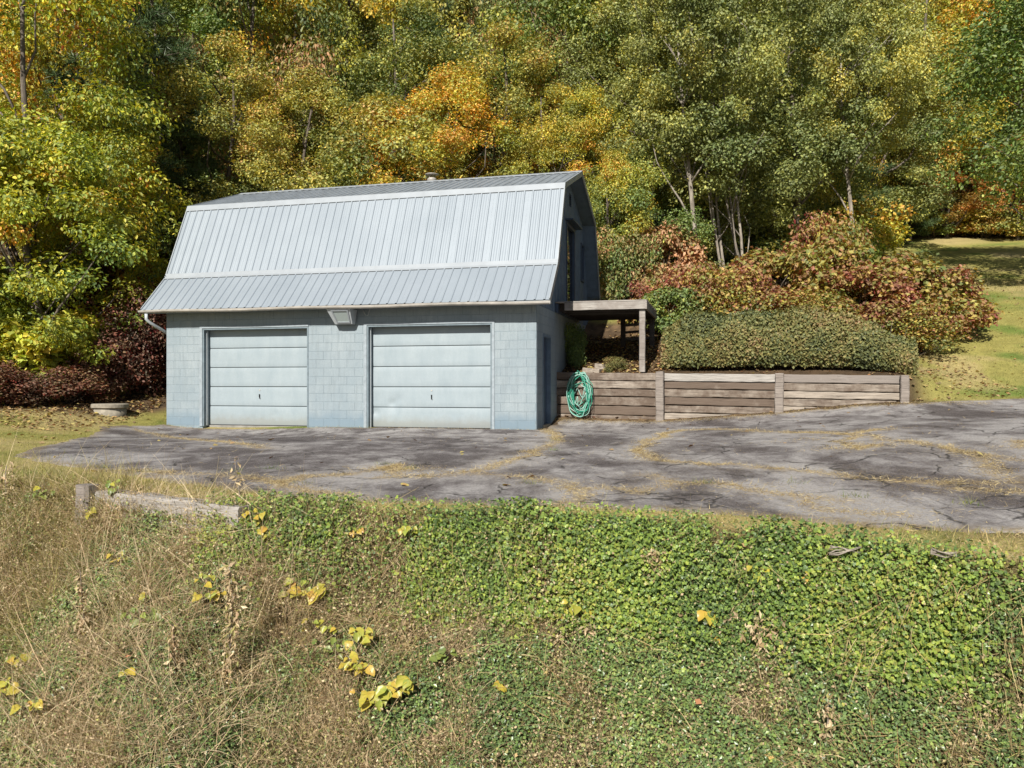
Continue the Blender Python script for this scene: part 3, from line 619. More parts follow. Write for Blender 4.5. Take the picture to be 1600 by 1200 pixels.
T = [
 (30, 23.0, 15, 4.2, 'big', 'vine', 'tall tree at the left edge draped in yellow, orange and green vine leaves'),
 (75, 21.6, 7.5, 2.8, 'big2', 'vine', 'bright yellow vine draped tree in front, midway up the left edge'),
 (150, 25.0, 8.4, 2.7, 'big2', 'vine', 'lower vine covered tree between the left edge and the garage roof, tips orange'),
 (-90, 20.5, 9, 3.0, 'big2', 'vine', 'yellow leaved vine tree cut off by the left edge above the dark red shrubs'),
 (120, 29, 15.5, 3.2, 'broad2', 'olive_gold', 'yellow green tree rising behind the vine covered tree at top left'),
 (400, 33, 15, 3.6, 'droop', 'russet', 'russet brown tree with drooping leaves above the left half of the roof'),
 (350, 30, 10.5, 3.0, 'fine', 'olive', 'dull olive green tree right behind the upper left roof corner'),
 (480, 30, 9, 3.1, 'fine2', 'olive', 'dark olive tree low behind the left part of the ridge'),
 (470, 36, 17, 3.6, 'fine', 'olive_gold', 'tall golden olive tree whose top leaves the picture above the left roof'),
 (570, 37, 17, 4.0, 'fine2', 'gold', 'tall golden orange tree above the middle of the roof'),
 (645, 33, 12, 3.3, 'fine', 'olive', 'olive tree right of the golden orange tree'),
 (590, 29, 8, 3.0, 'round', 'olive', 'low olive green tree behind the roof near the vent pipe'),
 (700, 29, 8.6, 3.0, 'fine2', 'olive_gold', 'yellow green tree just behind the right half of the ridge'),
 (785, 31.5, 10.5, 3.2, 'fine', 'olive', 'olive tree with yellow orange tips over the right half of the roof'),
 (805, 39, 17.5, 3.4, 'droop', 'russet', 'pinkish brown tree at the top centre next to the dark pine'),
 (880, 35, 14.5, 3.6, 'broad', 'green', 'large leaved green tree at the top right of the garage ridge'),
 (868, 29.5, 7.8, 2.1, 'fine', 'gold', 'small orange and gold tree showing above the right end of the ridge'),
 (955, 26.6, 5.2, 1.5, 'round', 'olive_gold', 'small yellow tree close to the right gable end'),
 (930, 29.5, 7.4, 2.2, 'fine2', 'olive_gold', 'yellow green tree behind the right gable end'),
 (985, 32, 12.5, 3.2, 'fine', 'locust', 'grey green tree with fine leaves right of the garage gable'),
 (1045, 29, 9.5, 2.7, 'fine2', 'locust', 'fine leaved green tree between the gable and the pale trunk'),
 (1010, 27, 5.0, 1.9, 'round', 'green', 'low dark green tree behind the wooden deck'),
 (1096, 26.3, 12.0, 2.6, 'stem', 'locust', 'slender tree with one straight pale trunk left of the red shrubs'),
 (1155, 27.3, 12.0, 3.3, 'multi', 'locust', 'tree with a clump of several leaning pale trunks behind the red shrubs'),
 (1235, 32, 13.5, 3.5, 'fine', 'locust', 'grey green fine leaved tree above the peak of the red shrubs'),
 (1180, 38, 17, 3.8, 'fine2', 'olive', 'tall olive tree behind the clump of leaning trunks'),
 (1060, 38, 17.5, 3.8, 'fine', 'olive', 'tall olive tree at the top, right of the picture centre'),
 (1345, 30, 12.5, 2.6, 'stem', 'locust', 'tree with one bare forked grey trunk above the right shrubs'),
 (1290, 41, 16, 3.4, 'fine2', 'gold', 'golden orange tree glowing between the grey green crowns on the right'),
 (1330, 46, 19, 4.0, 'fine', 'olive', 'tall olive tree behind the bare forked trunk'),
 
 (1440, 45.5, 15, 3.8, 'fine', 'olive_gold', 'yellow green tree at the wood edge above the far lawn'),
 (1530, 46.5, 16, 4.0, 'broad', 'olive_gold', 'broad yellow green tree above the far lawn near the right edge'),
 (1610, 45.5, 15, 3.8, 'broad2', 'green', 'dark green tree at the right edge behind the far lawn'),
 (1390, 44.5, 9, 3.0, 'round', 'olive', 'olive tree behind the small pine at the far lawn'),
 (1478, 44.8, 3.8, 2.3, 'round', 'orange', 'low orange leaved tree at the left end of the far lawn'),
 (1590, 43.6, 5.6, 2.4, 'round', 'orange', 'orange red tree at the right edge above the far lawn'),
 (1715, 28.0, 13.5, 4.8, 'near', 'green', 'near green tree reaching in with dark branches from the right edge'),
]
for i, (px, Zd, H, rad, var, sp, lab) in enumerate(T):
    bk = BARKP if var in ('stem', 'multi') else None
    tree(px, Zd, H, rad, var, sp, lab, 'vine_covered_tree' if var in ('big', 'big2') else 'tree', bark=bk)
for px, Zd, H, rad, var, lab in [(205, 28.5, 15, 3.3, 'pine', 'tall dark green pine at the top left beside the vine tree'), (282, 29.5, 9.0, 2.2, 'pine2', 'smaller soft green pine below the tall pine at top left'),
  (690, 37.5, 14.5, 2.6, 'pine', 'green pine poking up between golden trees at the top centre'), (765, 46, 21, 4.2, 'pine', 'very dark tall pine at the top centre in shade'),
  (1078, 30.5, 6.5, 1.8, 'pine2', 'shaded pine behind the straight pale trunk'), (1420, 43.8, 3.6, 1.5, 'softpine', 'small round blue green pine on the far lawn edge'), (1392, 43.2, 2.0, 1.0, 'softpine', 'tiny pine left of the small round pine at the far lawn')]:
    tree(px, Zd, H, rad, var, 'pine', lab, 'pine_tree')
# deeper woods
g = np.random.default_rng(5); vs = ['fine', 'fine2', 'broad', 'broad2', 'tall', 'round', 'pine']; sps = ['olive', 'olive_gold', 'green', 'russet', 'locust', 'olive']
for Zd, n_, H in ((40, 13, 13), (47, 15, 15), (55, 17, 16), (66, 18, 18), (80, 20, 20), (98, 22, 22)):
    for i in range(n_):
        px = -160+1920*(i+.5)/n_+g.uniform(-40, 40); Zz = Zd+g.uniform(-2.5, 2.5)
        if px > 1370 and Zz < 48: continue
        v_ = vs[g.integers(len(vs))]; k = 1+(Zd-40)/110
        tree(px, Zz, H*g.uniform(.85, 1.15), 3.9*k*g.uniform(.85, 1.15), v_, 'pine' if v_ == 'pine' else sps[g.integers(len(sps))],
             'tree deep in the wood mostly hidden behind nearer crowns', 'pine_tree' if v_ == 'pine' else 'tree', 'trees deep in the hillside wood')
# ------------------------------------------------------------------ shrubs
SH = {'s1': make_shrub(301), 's2': make_shrub(302, ncl=32), 's3': make_shrub(303, n=8000, lsize=.085, ncl=36), 'lf': make_shrub(304, n=4200, lsize=.15, tmpl=IVY, ncl=30, hang=.3), 'fn': make_shrub(305, n=9000, lsize=.07, ncl=34)}
def shrub(px, Zd, rx, h, var, sp, label, name='shrub', cat='shrub', group=None, sy=1.0):
    x = atpx(px, Zd); return put(name, SH[var], x, Zd, (rx/1.2, rx/1.2*sy, h/1.8), random.uniform(0, 6.28), LM[sp], label, cat, group, ('stems', 'foliage'))
for a in [
 (25, 20.8, 1.5, 2.0, 'lf', 'yellowvine', 'yellow vine covered shrub at the left edge'), (105, 21.8, 1.3, 2.3, 'lf', 'yellowvine', 'bright yellow green vine mound left of the concrete cap'),
 (-40, 19.4, 1.4, 1.2, 'fn', 'burgundy', 'burgundy shrub at the far left edge'), (60, 20.2, 1.0, .95, 'fn', 'burgundy', 'low burgundy shrub left of the concrete cap'), (215, 22.6, 1.3, 2.5, 'fn', 'burgundy', 'dark burgundy shrub beside the downspout corner'),
 (175, 22.0, 1.3, 1.9, 's3', 'burgundy', 'dark red shrub right behind the concrete cap'), (95, 20.5, 1.2, 1.0, 's3', 'burgundy', 'low dark red shrub in front of the yellow vine mound'), (228, 23.6, 1.3, 3.0, 's3', 'burgundy', 'tall dark red shrub against the left garage corner'), (10, 20.0, 1.1, .8, 's3', 'burgundy', 'low dark red shrub left of the yellow vine mound'), (150, 21.9, .75, 1.5, 'lf', 'yellowvine', 'small yellow green vine trail over the dark red shrubs'), (120, 20.9, 1.0, .8, 'fn', 'burgundy', 'low reddish brush between litter and concrete cap'),
 (20, 24, 2.2, 3.2, 'lf', 'vine', 'orange and yellow vine mass behind the left edge shrubs'), (235, 25.5, 1.7, 3.2, 'lf', 'vine', 'orange leaved vine mass beside the left eave'), (130, 25, 2.0, 3.8, 'fn', 'burgundy', 'shaded burgundy thicket behind the vine mounds'), (285, 29, 2.2, 3.4, 's3', 'burgundy', 'shaded reddish thicket behind the left roof end'),
 # right shrub mass
 (1150, 22.6, 1.5, 2.1, 's3', 'mixed', 'brown red shrub at the left end of the autumn thicket'), (1215, 23.4, 1.7, 2.6, 's1', 'mixed', 'rusty shrub in the left half of the autumn thicket'), (1300, 24.6, 1.7, 3.1, 's2', 'mixed', 'tallest pink and red shrub at the peak of the autumn thicket'),
 (1340, 22.4, 1.6, 2.2, 's1', 'mixed', 'rust and yellow shrub right above the hedge middle'), (1400, 23.4, 1.9, 2.6, 's2', 'mixed', 'yellow green and orange shrub in the right half of the autumn thicket'), (1468, 22.8, 1.4, 2.0, 's1', 'mixed', 'yellow green shrub at the right end of the autumn thicket'), (1260, 21.6, 1.5, 1.7, 's3', 'mixed', 'lower rusty shrub just behind the hedge'),
 (1100, 23.6, 1.2, 2.4, 's2', 'mixed', 'orange brown shrub under the straight pale trunk'), (1055, 23.2, 1.1, 1.6, 's1', 'green', 'green shrub between the deck post and the hedge'), (1425, 21.4, 1.3, 1.4, 's3', 'mixed', 'rust and green shrub touching the hedge right end'), (1495, 23.5, .8, 1.2, 's3', 'mixed', 'small shrub trailing onto the lawn right of the thicket'),
 (1300, 26.4, 1.5, 3.3, 's3', 'mixed', 'rusty red shrub showing over the top of the autumn thicket'), (1150, 25, 1.3, 1.6, 's2', 'yellowvine', 'yellow leaved shrub among the leaning trunks'),
 # near deck
 (1012, 24.6, .8, 1.6, 's2', 'mixed', 'rust leaved shrub behind the deck corner'), (1035, 26.2, 1.4, 2.8, 's1', 'russet', 'brownish shrub behind the right deck fascia'), (965, 28.2, 1.5, 1.6, 's1', 'green', 'green shrub seen under the deck beyond the lawn patch'), (930, 27.8, 1.2, 1.5, 's2', 'green', 'dark green shrub under the deck near the gable'),
 (897, 21.35, .42, 1.25, 's3', 'green', 'small upright green and pink bush under the deck beside the garage'), (960, 20.5, .38, .42, 's3', 'hedge', 'tiny low bush on top of the timber wall under the deck'),
 (975, 25.8, 1.3, 2.9, 'fn', 'russet', 'brown shrub behind the deck'), (945, 30, 1.9, 3.0, 's1', 'olive', 'olive shrub behind the small yellow tree'), (1230, 31.5, 2.0, 2.6, 's2', 'olive', 'olive thicket behind the leaning trunks'),
 (1340, 38.5, 2.4, 3.0, 's2', 'olive_gold', 'olive yellow thicket left of the small pines'), (1450, 45, 1.6, 1.6, 's1', 'green', 'green bush at the far lawn edge left of the orange tree'), (1535, 44.6, 1.9, 2.0, 's2', 'olive', 'olive bush on the far lawn edge'), (1620, 44, 2.2, 2.0, 's1', 'green', 'dark bush on the far lawn edge at the right side')]:
    shrub(*a)
for i, (px, Zd) in enumerate([(350, 28.5), (430, 29), (520, 28.2), (620, 28.6), (720, 28.4), (800, 28.6), (880, 28.2), (240, 31), (180, 30), (80, 29), (1080, 32), (1150, 34), (1260, 33), (1300, 36)]):
    shrub(px, Zd, 2.0, 2.6, ('s1', 's2', 's3')[i % 3], ('olive', 'green', 'russet')[i % 3], 'undergrowth shrub in shade at the foot of the wood', group='undergrowth shrubs behind the garage')
# hedge
def hedge():
    g = np.random.default_rng(61); a = np.array((3.95, 20.25)); b = np.array((9.3, 18.75)); d = (b-a); L = np.linalg.norm(d); d /= L; nn = np.array((-d[1], d[0]))
    n_ = 60000; s = g.random(n_)*1.04-.02; endf = 1-np.abs(2*np.clip(s, 0, 1)-1)**6*.5; rad = 1-.24*g.random(n_)**1.3+.16*g.random(n_)*(g.random(n_) > .93)
    prof = np.array([(.60, 0), (.76, .25), (.80, .55), (.72, .85), (.52, 1.12), (.28, 1.27), (0, 1.33), (-.3, 1.28), (-.56, 1.1), (-.74, .85), (-.8, .55), (-.65, 0)])
    sl_ = np.r_[0, np.cumsum(np.hypot(*np.diff(prof, axis=0).T))]; u = g.random(n_)*sl_[-1]; cx_ = np.interp(u, sl_, prof[:, 0]); cz_ = np.interp(u, sl_, prof[:, 1])
    bump_ = 1+.42*(fbm(np.c_[s*L*1.1, cx_*1.3, cz_*1.3], 62, 3)-.5); cc_ = -cx_/.8; ss_ = cz_/1.3-.3
    px_ = a[0]+d[0]*s*L-nn[0]*cx_*endf*rad*bump_; py_ = a[1]+d[1]*s*L-nn[1]*cx_*endf*rad*bump_
    z0h = np.interp(s, [0, .25, .5, .75, 1], [gz(a[0]+d[0]*L*q, a[1]+d[1]*L*q) for q in (0, .25, .5, .75, 1)])
    pz = z0h+.0+cz_*rad*bump_*(1-.45*sstep(.72, 1.03, s)-.3*sstep(.14, -.03, s))
    C = np.c_[px_, py_, pz]; base = np.array((a[0], a[1], gz(*a)))
    Nn = np.c_[nn[0]*cc_, nn[1]*cc_, ss_]*.8+rdir(n_, g)*.8+np.array((0, 0, .2))
    V, F = leaves(C-base, Nn, rdir(n_, g)+np.array((0, 0, .3)), g.uniform(.045, .09, n_), KITE)
    t = np.clip(.45+(fbm(C*1.1, 63, 3)-.5)*1.5+(g.random(n_)-.5)*.6, 0, 1)
    v = g.uniform(.7, 1.3, n_); 
    root = thing('hedge', 'long clipped green hedge standing behind the right timber retaining wall', 'hedge', tuple(base))
    link('foliage', leafmesh('foliage', [(V, F, rep(t, KITE), rep(v, KITE))], LM['hedge']), root)
    mb = MB()
    for i in range(60):
        s_ = g.uniform(.03, .97)*L; q = np.array((a[0]+d[0]*s_, a[1]+d[1]*s_)); z = gz(*q)
        e = np.array((q[0]+g.normal()*.3, q[1]+g.normal()*.3, z+g.uniform(.7, 1.2))); mb.tube(bend(np.array((q[0], q[1], z-.1))-base, e-base, g, 3, .08), [.025, .018, .012, .004], 4)
    mb.build('stems', BARKD, root, True)
hedge()
# ------------------------------------------------------------------ garage (local axes: x to the right along the front, y to the back)
W_, D_ = 9.655, 7.9
G = thing('garage', 'two car pale blue grey block garage with a metal gambrel roof', 'garage', (P0[0], P0[1], 0), -TH)
CH = .203; HW = 14*CH
OP = [(-8.60, -5.66, 12*CH), (-4.13, -1.04, 12*CH)]
SD = (.66, 1.56, 2.20)     # side door: y0, y1, height
# wall cores (mortar)
mb = MB(); t_ = .18; f_ = .005
xs = [(-W_, OP[0][0]), (OP[0][1], OP[1][0]), (OP[1][1], -f_)]
for a, b in xs: mb.box(a, b, f_, t_, -.3, OP[0][2])
mb.box(-W_, -f_, f_, t_, OP[0][2]+.001, HW)
mb.box(-t_, -f_, t_+.001, SD[0], -.3, HW); mb.box(-t_, -f_, SD[0]+.001, SD[1], SD[2], HW); mb.box(-t_, -f_, SD[1]+.001, D_, -.3, HW)
mb.box(-W_, -W_+t_, t_+.001, D_, -.3, HW); mb.box(-W_+t_+.001, -t_-.001, D_-t_, D_, -.3, HW)
mb.build('wall', M_MORTAR, G)
mb = MB(); mb.box(-W_+.2, -.2, .2, D_-.2, -.2, .0); mb.build('floor', M_SLAB, G)
BC = {}
def block(wd, axis_, pos, n_=[0]):
    k = (round(wd, 2), axis_)
    if k not in BC:
        mb = MB(); j = .0055; h = CH-j; c = .004; w2 = wd-j; dp = .05
        if axis_ == 'x': pts = [(0, 0, 0), (w2, 0, 0), (w2, 0, h), (0, 0, h), (-0.0, .012, 0)]
        V = [(c, 0, c), (w2-c, 0, c), (w2-c, 0, h-c), (c, 0, h-c), (0, c, 0), (w2, c, 0), (w2, c, h), (0, c, h), (0, dp, 0), (w2, dp, 0), (w2, dp, h), (0, dp, h)]
        Fc = [(0, 1, 2, 3), (4, 5, 1, 0), (5, 6, 2, 1), (6, 7, 3, 2), (7, 4, 0, 3), (8, 9, 5, 4), (9, 10, 6, 5), (10, 11, 7, 6), (11, 8, 4, 7)]
        if axis_ == 'y': V = [(-y, x, z) for x, y, z in V]; Fc = [f for f in Fc]
        mb.poly(V, Fc); BC[k] = mb.mesh('block', M_BLOCK)
    r = random.Random(n_[0]); n_[0] += 1
    p = list(pos)
    if axis_ == 'x': p[1] += r.uniform(-.0012, .0015)
    else: p[0] += r.uniform(-.0012, .0012)
    link('block', BC[k], G, p)
def course(a, b, z, off, axis_, lim=None, back=.03):
    x = a-off; 
    while x < b-.02:
        x0, x1 = max(x, a), min(x+.406, b)
        if x1-x0 > .03: block(x1-x0, axis_, (x0, 0, z) if axis_ == 'x' else (0, x0, z))
        x += .406
for c in range(14):
    off = (c % 2)*.203; z = c*CH+.003
    if c < 12:
        course(-W_, OP[0][0], z, off, 'x'); course(OP[0][1], OP[1][0], z, off, 'x'); course(OP[1][1], 0, z, .203-off, 'x')
        course(.05, SD[0], z, .05+off, 'y') if c < 11 else course(.05, 2.7, z, off, 'y')
        if c < 11: course(SD[1], 2.7, z, off, 'y')
    else:
        course(-W_, 0, z, off, 'x'); course(.05, 2.7, z, off, 'y')
# blocks under the deck, in deep shade
mb = MB()
for c in range(14):
    x = 2.707-(c % 2)*.203
    while x < D_-.05:
        x0, x1 = max(2.707, x), min(x+.399, D_)
        if x1-x0 > .05: mb.box(-.05, 0, x0, x1, c*CH+.003, c*CH+.199)
        x += .406
mb.build('block', M_BLOCK, G, kind='stuff')
# garage doors
for (a, b, h), nm in zip(OP, (0, 1)):
    dl = {0: None, 1: None}[nm]
    d = link('garage_door', None, G, (0, .235, 0)); d['label'] = ('left sectional garage door, narrower, in shadowless pale paint', 'right sectional garage door, wider, dented low on its left side')[nm]
    d['label'] = ('narrower left sectional garage door with five panels', 'wider right sectional garage door dented low on its left side')[nm]
    mb = MB(); mb.box(a, b, .046, .07, .0, h); mb.build('door_core', M_JAMB, d)
    ph = (h-.01)/5
    for i in range(5):
        # slightly uneven sheet with dents
        nx, nz = 40, 9; w_d = b-a-.09; xs_ = np.linspace(a+.045, b-.045, nx); zs_ = np.linspace(i*ph+.012, (i+1)*ph-.006, nz)
        Xp, Zp = np.meshgrid(xs_, zs_); yp = np.zeros_like(Xp)
        e = np.minimum(np.minimum((Zp-zs_[0]), (zs_[-1]-Zp))/.02, 1); yp += .008*(1-e)
        yp += (fbm(np.c_[Xp.ravel()*1.5, Zp.ravel()*2.5], 70+nm, 2).reshape(Xp.shape)-.5)*.012
        if nm == 1 and i == 1:
            for cx_, cz_, r_, dp_ in ((a+.55, ph+.10, .12, .05), (a+.7, ph+.2, .16, .02)): yp += dp_*np.exp(-((Xp-cx_)**2+(Zp-cz_)**2)/(r_*.6)**2)
        if nm == 1 and i == 0: yp += .045*np.exp(-((Xp-a-.12)**2+(Zp-ph+.12)**2)/.004)+.03*np.exp(-((Xp-a-.6)**2+(Zp-ph+.02)**2)/.01)
        if nm == 0 and i == 0: yp += .02*np.exp(-((Xp-b+1.05)**2+(Zp-ph+.2)**2)/.006)
        idx = np.arange((nx-1)*(nz-1)); r_, c_ = idx//(nx-1), idx % (nx-1); q = r_*nx+c_
        link('door_panel', mesh_np('door_panel', np.c_[Xp.ravel(), yp.ravel(), Zp.ravel()], [np.c_[q, q+1, q+1+nx, q+nx]], [M_DOOR], True), d)
    cx_ = (a+b)/2; z_ = 1.5*ph
    mb = MB(); mb.box(cx_-.014, cx_+.014, -.012, -.002, z_-.05, z_+.05); mb.tube([(cx_, -.03, z_+.04), (cx_, -.035, z_), (cx_+.02, -.03, z_-.05)], .008, 6); mb.tube([(cx_, -.0, z_+.05), (cx_, -.04, z_+.05)], .01, 6)
    mb.build('handle', M_DARKM, d)
    mb = MB(); mb.tube([(cx_, -.012, z_+.16), (cx_, .002, z_+.16)], .018, 10); mb.build('lock', M_GUTTER, d)
    mb = MB(); mb.box(a+.05, b-.05, -.012, .03, 0, .018); mb.build('bottom_seal', M_DARKM, d)
    # frame: jambs in the reveal, face trim proud
    fr = link('door_frame', None, G); 
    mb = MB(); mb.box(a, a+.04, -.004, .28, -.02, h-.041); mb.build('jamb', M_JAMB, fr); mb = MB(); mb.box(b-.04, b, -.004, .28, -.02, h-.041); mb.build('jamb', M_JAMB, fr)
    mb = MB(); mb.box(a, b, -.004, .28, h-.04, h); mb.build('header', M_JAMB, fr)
    mb = MB(); mb.box(a-.075, a, -.022, -.001, -.02, h+.05); mb.build('trim', M_TRIM, fr)
    if nm: mb = MB(); mb.box(b, b+.06, -.022, -.001, -.02, h+.05); mb.build('trim', M_TRIM, fr)
    mb = MB(); mb.box(a, b, -.022, -.001, h, h+.05); mb.build('trim', M_TRIM, fr)
    mb = MB(); mb.box(a+.04, a+.055, .10, .15, 0, h-.06); mb.build('door_track', M_WHITE, fr)
# side door
sd_ = link('side_door', None, G); y0, y1, h = SD
mb = MB(); mb.box(-.13, -.09, y0+.05, y1-.05, .08, h-.05); mb.build('door_leaf', M_NAVY, sd_)
mb = MB()
for a, b, c, d in ((y0, y0+.05, .08, h), (y1-.05, y1, .08, h)): mb.box(-.16, .012, a, b, c, d)
mb.box(-.16, .012, y0+.051, y1-.051, h-.05, h); mb.build('frame', M_SIDING, sd_)
mb = MB(); mb.box(-.2, .03, y0, y1, -.1, .08); mb.build('threshold', M_CONC, sd_)
mb = MB(); mb.tube([(-.09, y0+.14, 1.05), (-.04, y0+.14, 1.05)], .03, 8); mb.build('handle', M_DARKM, sd_)
# roof
PR = [(-.42, 2.90), (.49, 3.80), (1.43, 5.87), (3.95, 6.79), (6.47, 5.87), (7.41, 3.80), (8.32, 2.90)]
X0, X1 = -10.06, .38; NS = 12; SW = (X1-X0)/NS
roof = link('roof', None, G)
def offp(p, q, o):
    d = (q[0]-p[0], q[1]-p[1]); L = math.hypot(*d); return (-d[1]/L*o, d[0]/L*o)
for fi in range(6):
    p, q = PR[fi], PR[fi+1]
    L = math.hypot(q[0]-p[0], q[1]-p[1]); ux = ((q[0]-p[0])/L, (q[1]-p[1])/L); nx_ = (-ux[1], ux[0])
    # deck slab
    mb = MB(); th = .07; pts = []
    for x in (X0+.01, X1-.01):
        for (a, z) in (p, q):
            pts += [(x, a-nx_[0]*.004, z-nx_[1]*.004), (x, a-nx_[0]*th, z-nx_[1]*th)]
    mb.poly(pts, [(0, 1, 3, 2), (4, 6, 7, 5), (0, 2, 6, 4), (1, 5, 7, 3), (0, 4, 5, 1), (2, 3, 7, 6)]); mb.build('roof_deck', M_SIDING, roof)
    prof = [(0, .0)]; r_ = SW/4
    for k in range(4):
        c = (k+.5)*r_; prof += [(c-.028, 0), (c-.013, .021), (c+.013, .021), (c+.028, 0)]
        if fi == 1: 
            for mm in (.36, .64): prof += [(c+r_*mm-.012, 0), (c+r_*mm, .005), (c+r_*mm+.012, 0)] if k < 3 else []
    prof.append((SW-.001, 0)); ov = .03
    V = []; 
    for s in (-ov if fi in (0, 5) else 0, L+(0 if fi in (0,) else 0)):
        for x, hgt in prof:
            V.append((x, p[0]+ux[0]*s+nx_[0]*(hgt+.006), p[1]+ux[1]*s+nx_[1]*(hgt+.006)))
    m_ = len(prof); mb = MB(); mb.poly(V, [(i, i+1, m_+i+1, m_+i) for i in range(m_-1)]); me = mb.mesh('roof_panel', M_ROOFTOP if fi in (2, 3) else M_ROOF)
    for k in range(NS): link('roof_panel', me, roof, (X0+k*SW, 0, 0))
def strip(name, pts2, th, mat, x0=X0, x1=X1, par=None):
    """flat strip along x following 2d points"""
    mb = MB(); V = []
    for x in (x0, x1): V += [(x, a, z) for a, z in pts2]
    m_ = len(pts2); Fs = [(i, i+1, m_+i+1, m_+i) for i in range(m_-1)]
    n0 = len(V); V += [(x, a, z-th) for x, a, z in V]; Fs += [(n0+i, n0+m_+i, n0+m_+i+1, n0+i+1) for i in range(m_-1)]
    Fs += [(0, m_, n0+m_, n0), (m_-1, n0+m_-1, n0+2*m_-1, 2*m_-1)]
    mb.poly(V, Fs); return mb.build(name, mat, par or roof)
def onf(fi, s, o):
    p, q = PR[fi], PR[fi+1]; L = math.hypot(q[0]-p[0], q[1]-p[1]); u = ((q[0]-p[0])/L, (q[1]-p[1])/L)
    if s < 0: s = L+s
    return (p[0]+u[0]*s-u[1]*o, p[1]+u[1]*s+u[0]*o)
strip('flashing', [onf(0, -.05, .034), (PR[1][0]-.03, PR[1][1]+.03), onf(1, .12, .034)], .008, M_FLASH, X0-.015, X1+.015)
strip('flashing', [onf(1, -.15, .034), (PR[2][0]-.028, PR[2][1]+.022), onf(2, .04, .034)], .008, M_FLASH, X0-.015, X1+.015)
strip('ridge_cap', [onf(2, -.14, .034), (PR[3][0], PR[3][1]+.05), onf(3, .14, .034)], .008, M_FLASH, X0-.015, X1+.015)
strip('flashing', [onf(3, -.04, .034), (PR[4][0]+.028, PR[4][1]+.022), onf(4, .15, .034)], .008, M_FLASH, X0-.015, X1+.015)
for xx, nm in ((X1, 1), (X0, -1)):
    for fi in range(6):
        p, q = PR[fi], PR[fi+1]; L = math.hypot(q[0]-p[0], q[1]-p[1]); u = ((q[0]-p[0])/L, (q[1]-p[1])/L); n_ = (-u[1], u[0]); mb = MB(); V = []
        for x in (xx-.012*nm, xx+.016*nm):
            for s in (0, L):
                for o in (.032, -.10): V.append((x, p[0]+u[0]*s+n_[0]*o, p[1]+u[1]*s+n_[1]*o))
        mb.poly(V, [(0, 1, 3, 2), (4, 6, 7, 5), (0, 2, 6, 4), (1, 5, 7, 3), (0, 4, 5, 1), (2, 3, 7, 6)]); mb.build('rake_trim', M_FLASH, roof)
# soffit, fascia, gutter, downspout
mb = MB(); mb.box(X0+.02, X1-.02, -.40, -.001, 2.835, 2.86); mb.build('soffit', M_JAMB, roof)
mb = MB(); mb.box(X0+.02, X1-.02, -.425, -.401, 2.80, 2.88); mb.build('fascia', M_TRIM, roof)
gt = MB(); V = []; gp_ = [(-.427, 2.88), (-.427, 2.805), (-.49, 2.80), (-.52, 2.825), (-.53, 2.862), (-.520, 2.865), (-.508, 2.832), (-.485, 2.812), (-.44, 2.812), (-.44, 2.88)]
m_ = len(gp_)
for i in range(15):
    x = X0-.02+(X1-X0+.04)*i/14; sag = .012*math.sin(i*1.3)+.02*(i/14-.5)*-1
    V += [(x, a, z+sag) for a, z in gp_]
gt.poly(V, [(i*m_+j, i*m_+(j+1) % m_, (i+1)*m_+(j+1) % m_, (i+1)*m_+j) for i in range(14) for j in range(m_)]+[tuple(range(m_)), tuple(14*m_+j for j in range(m_))[::-1]])
gt.build('gutter', M_GUTTER, roof)
mb = MB(); mb.tube([(-9.86, -.49, 2.79), (-9.86, -.49, 2.66), (-9.80, -.4, 2.56), (-9.74, -.14, 2.44), (-9.72, .12, 2.34), (-9.72, .22, 2.2), (-9.72, .22, .2)], .04, 8); mb.build('downspout', M_WHITE, roof, True)
mb = MB(); px_, py_ = -4.15, 4.55; mb.lathe([(.14, -.3), (.14, .50), (.145, .51), (.1, .55)], 16, (px_, py_, 6.52)); 
for k in range(3): mb.tube([(px_+.1*math.cos(k*2.1), py_+.1*math.sin(k*2.1), 7.02), (px_+.1*math.cos(k*2.1), py_+.1*math.sin(k*2.1), 7.16)], .008, 4)
mb.lathe([(.2, .64), (.2, .655), (.02, .70)], 16, (px_, py_, 6.52)); mb.build('vent_pipe', M_GUTTER, roof, True)
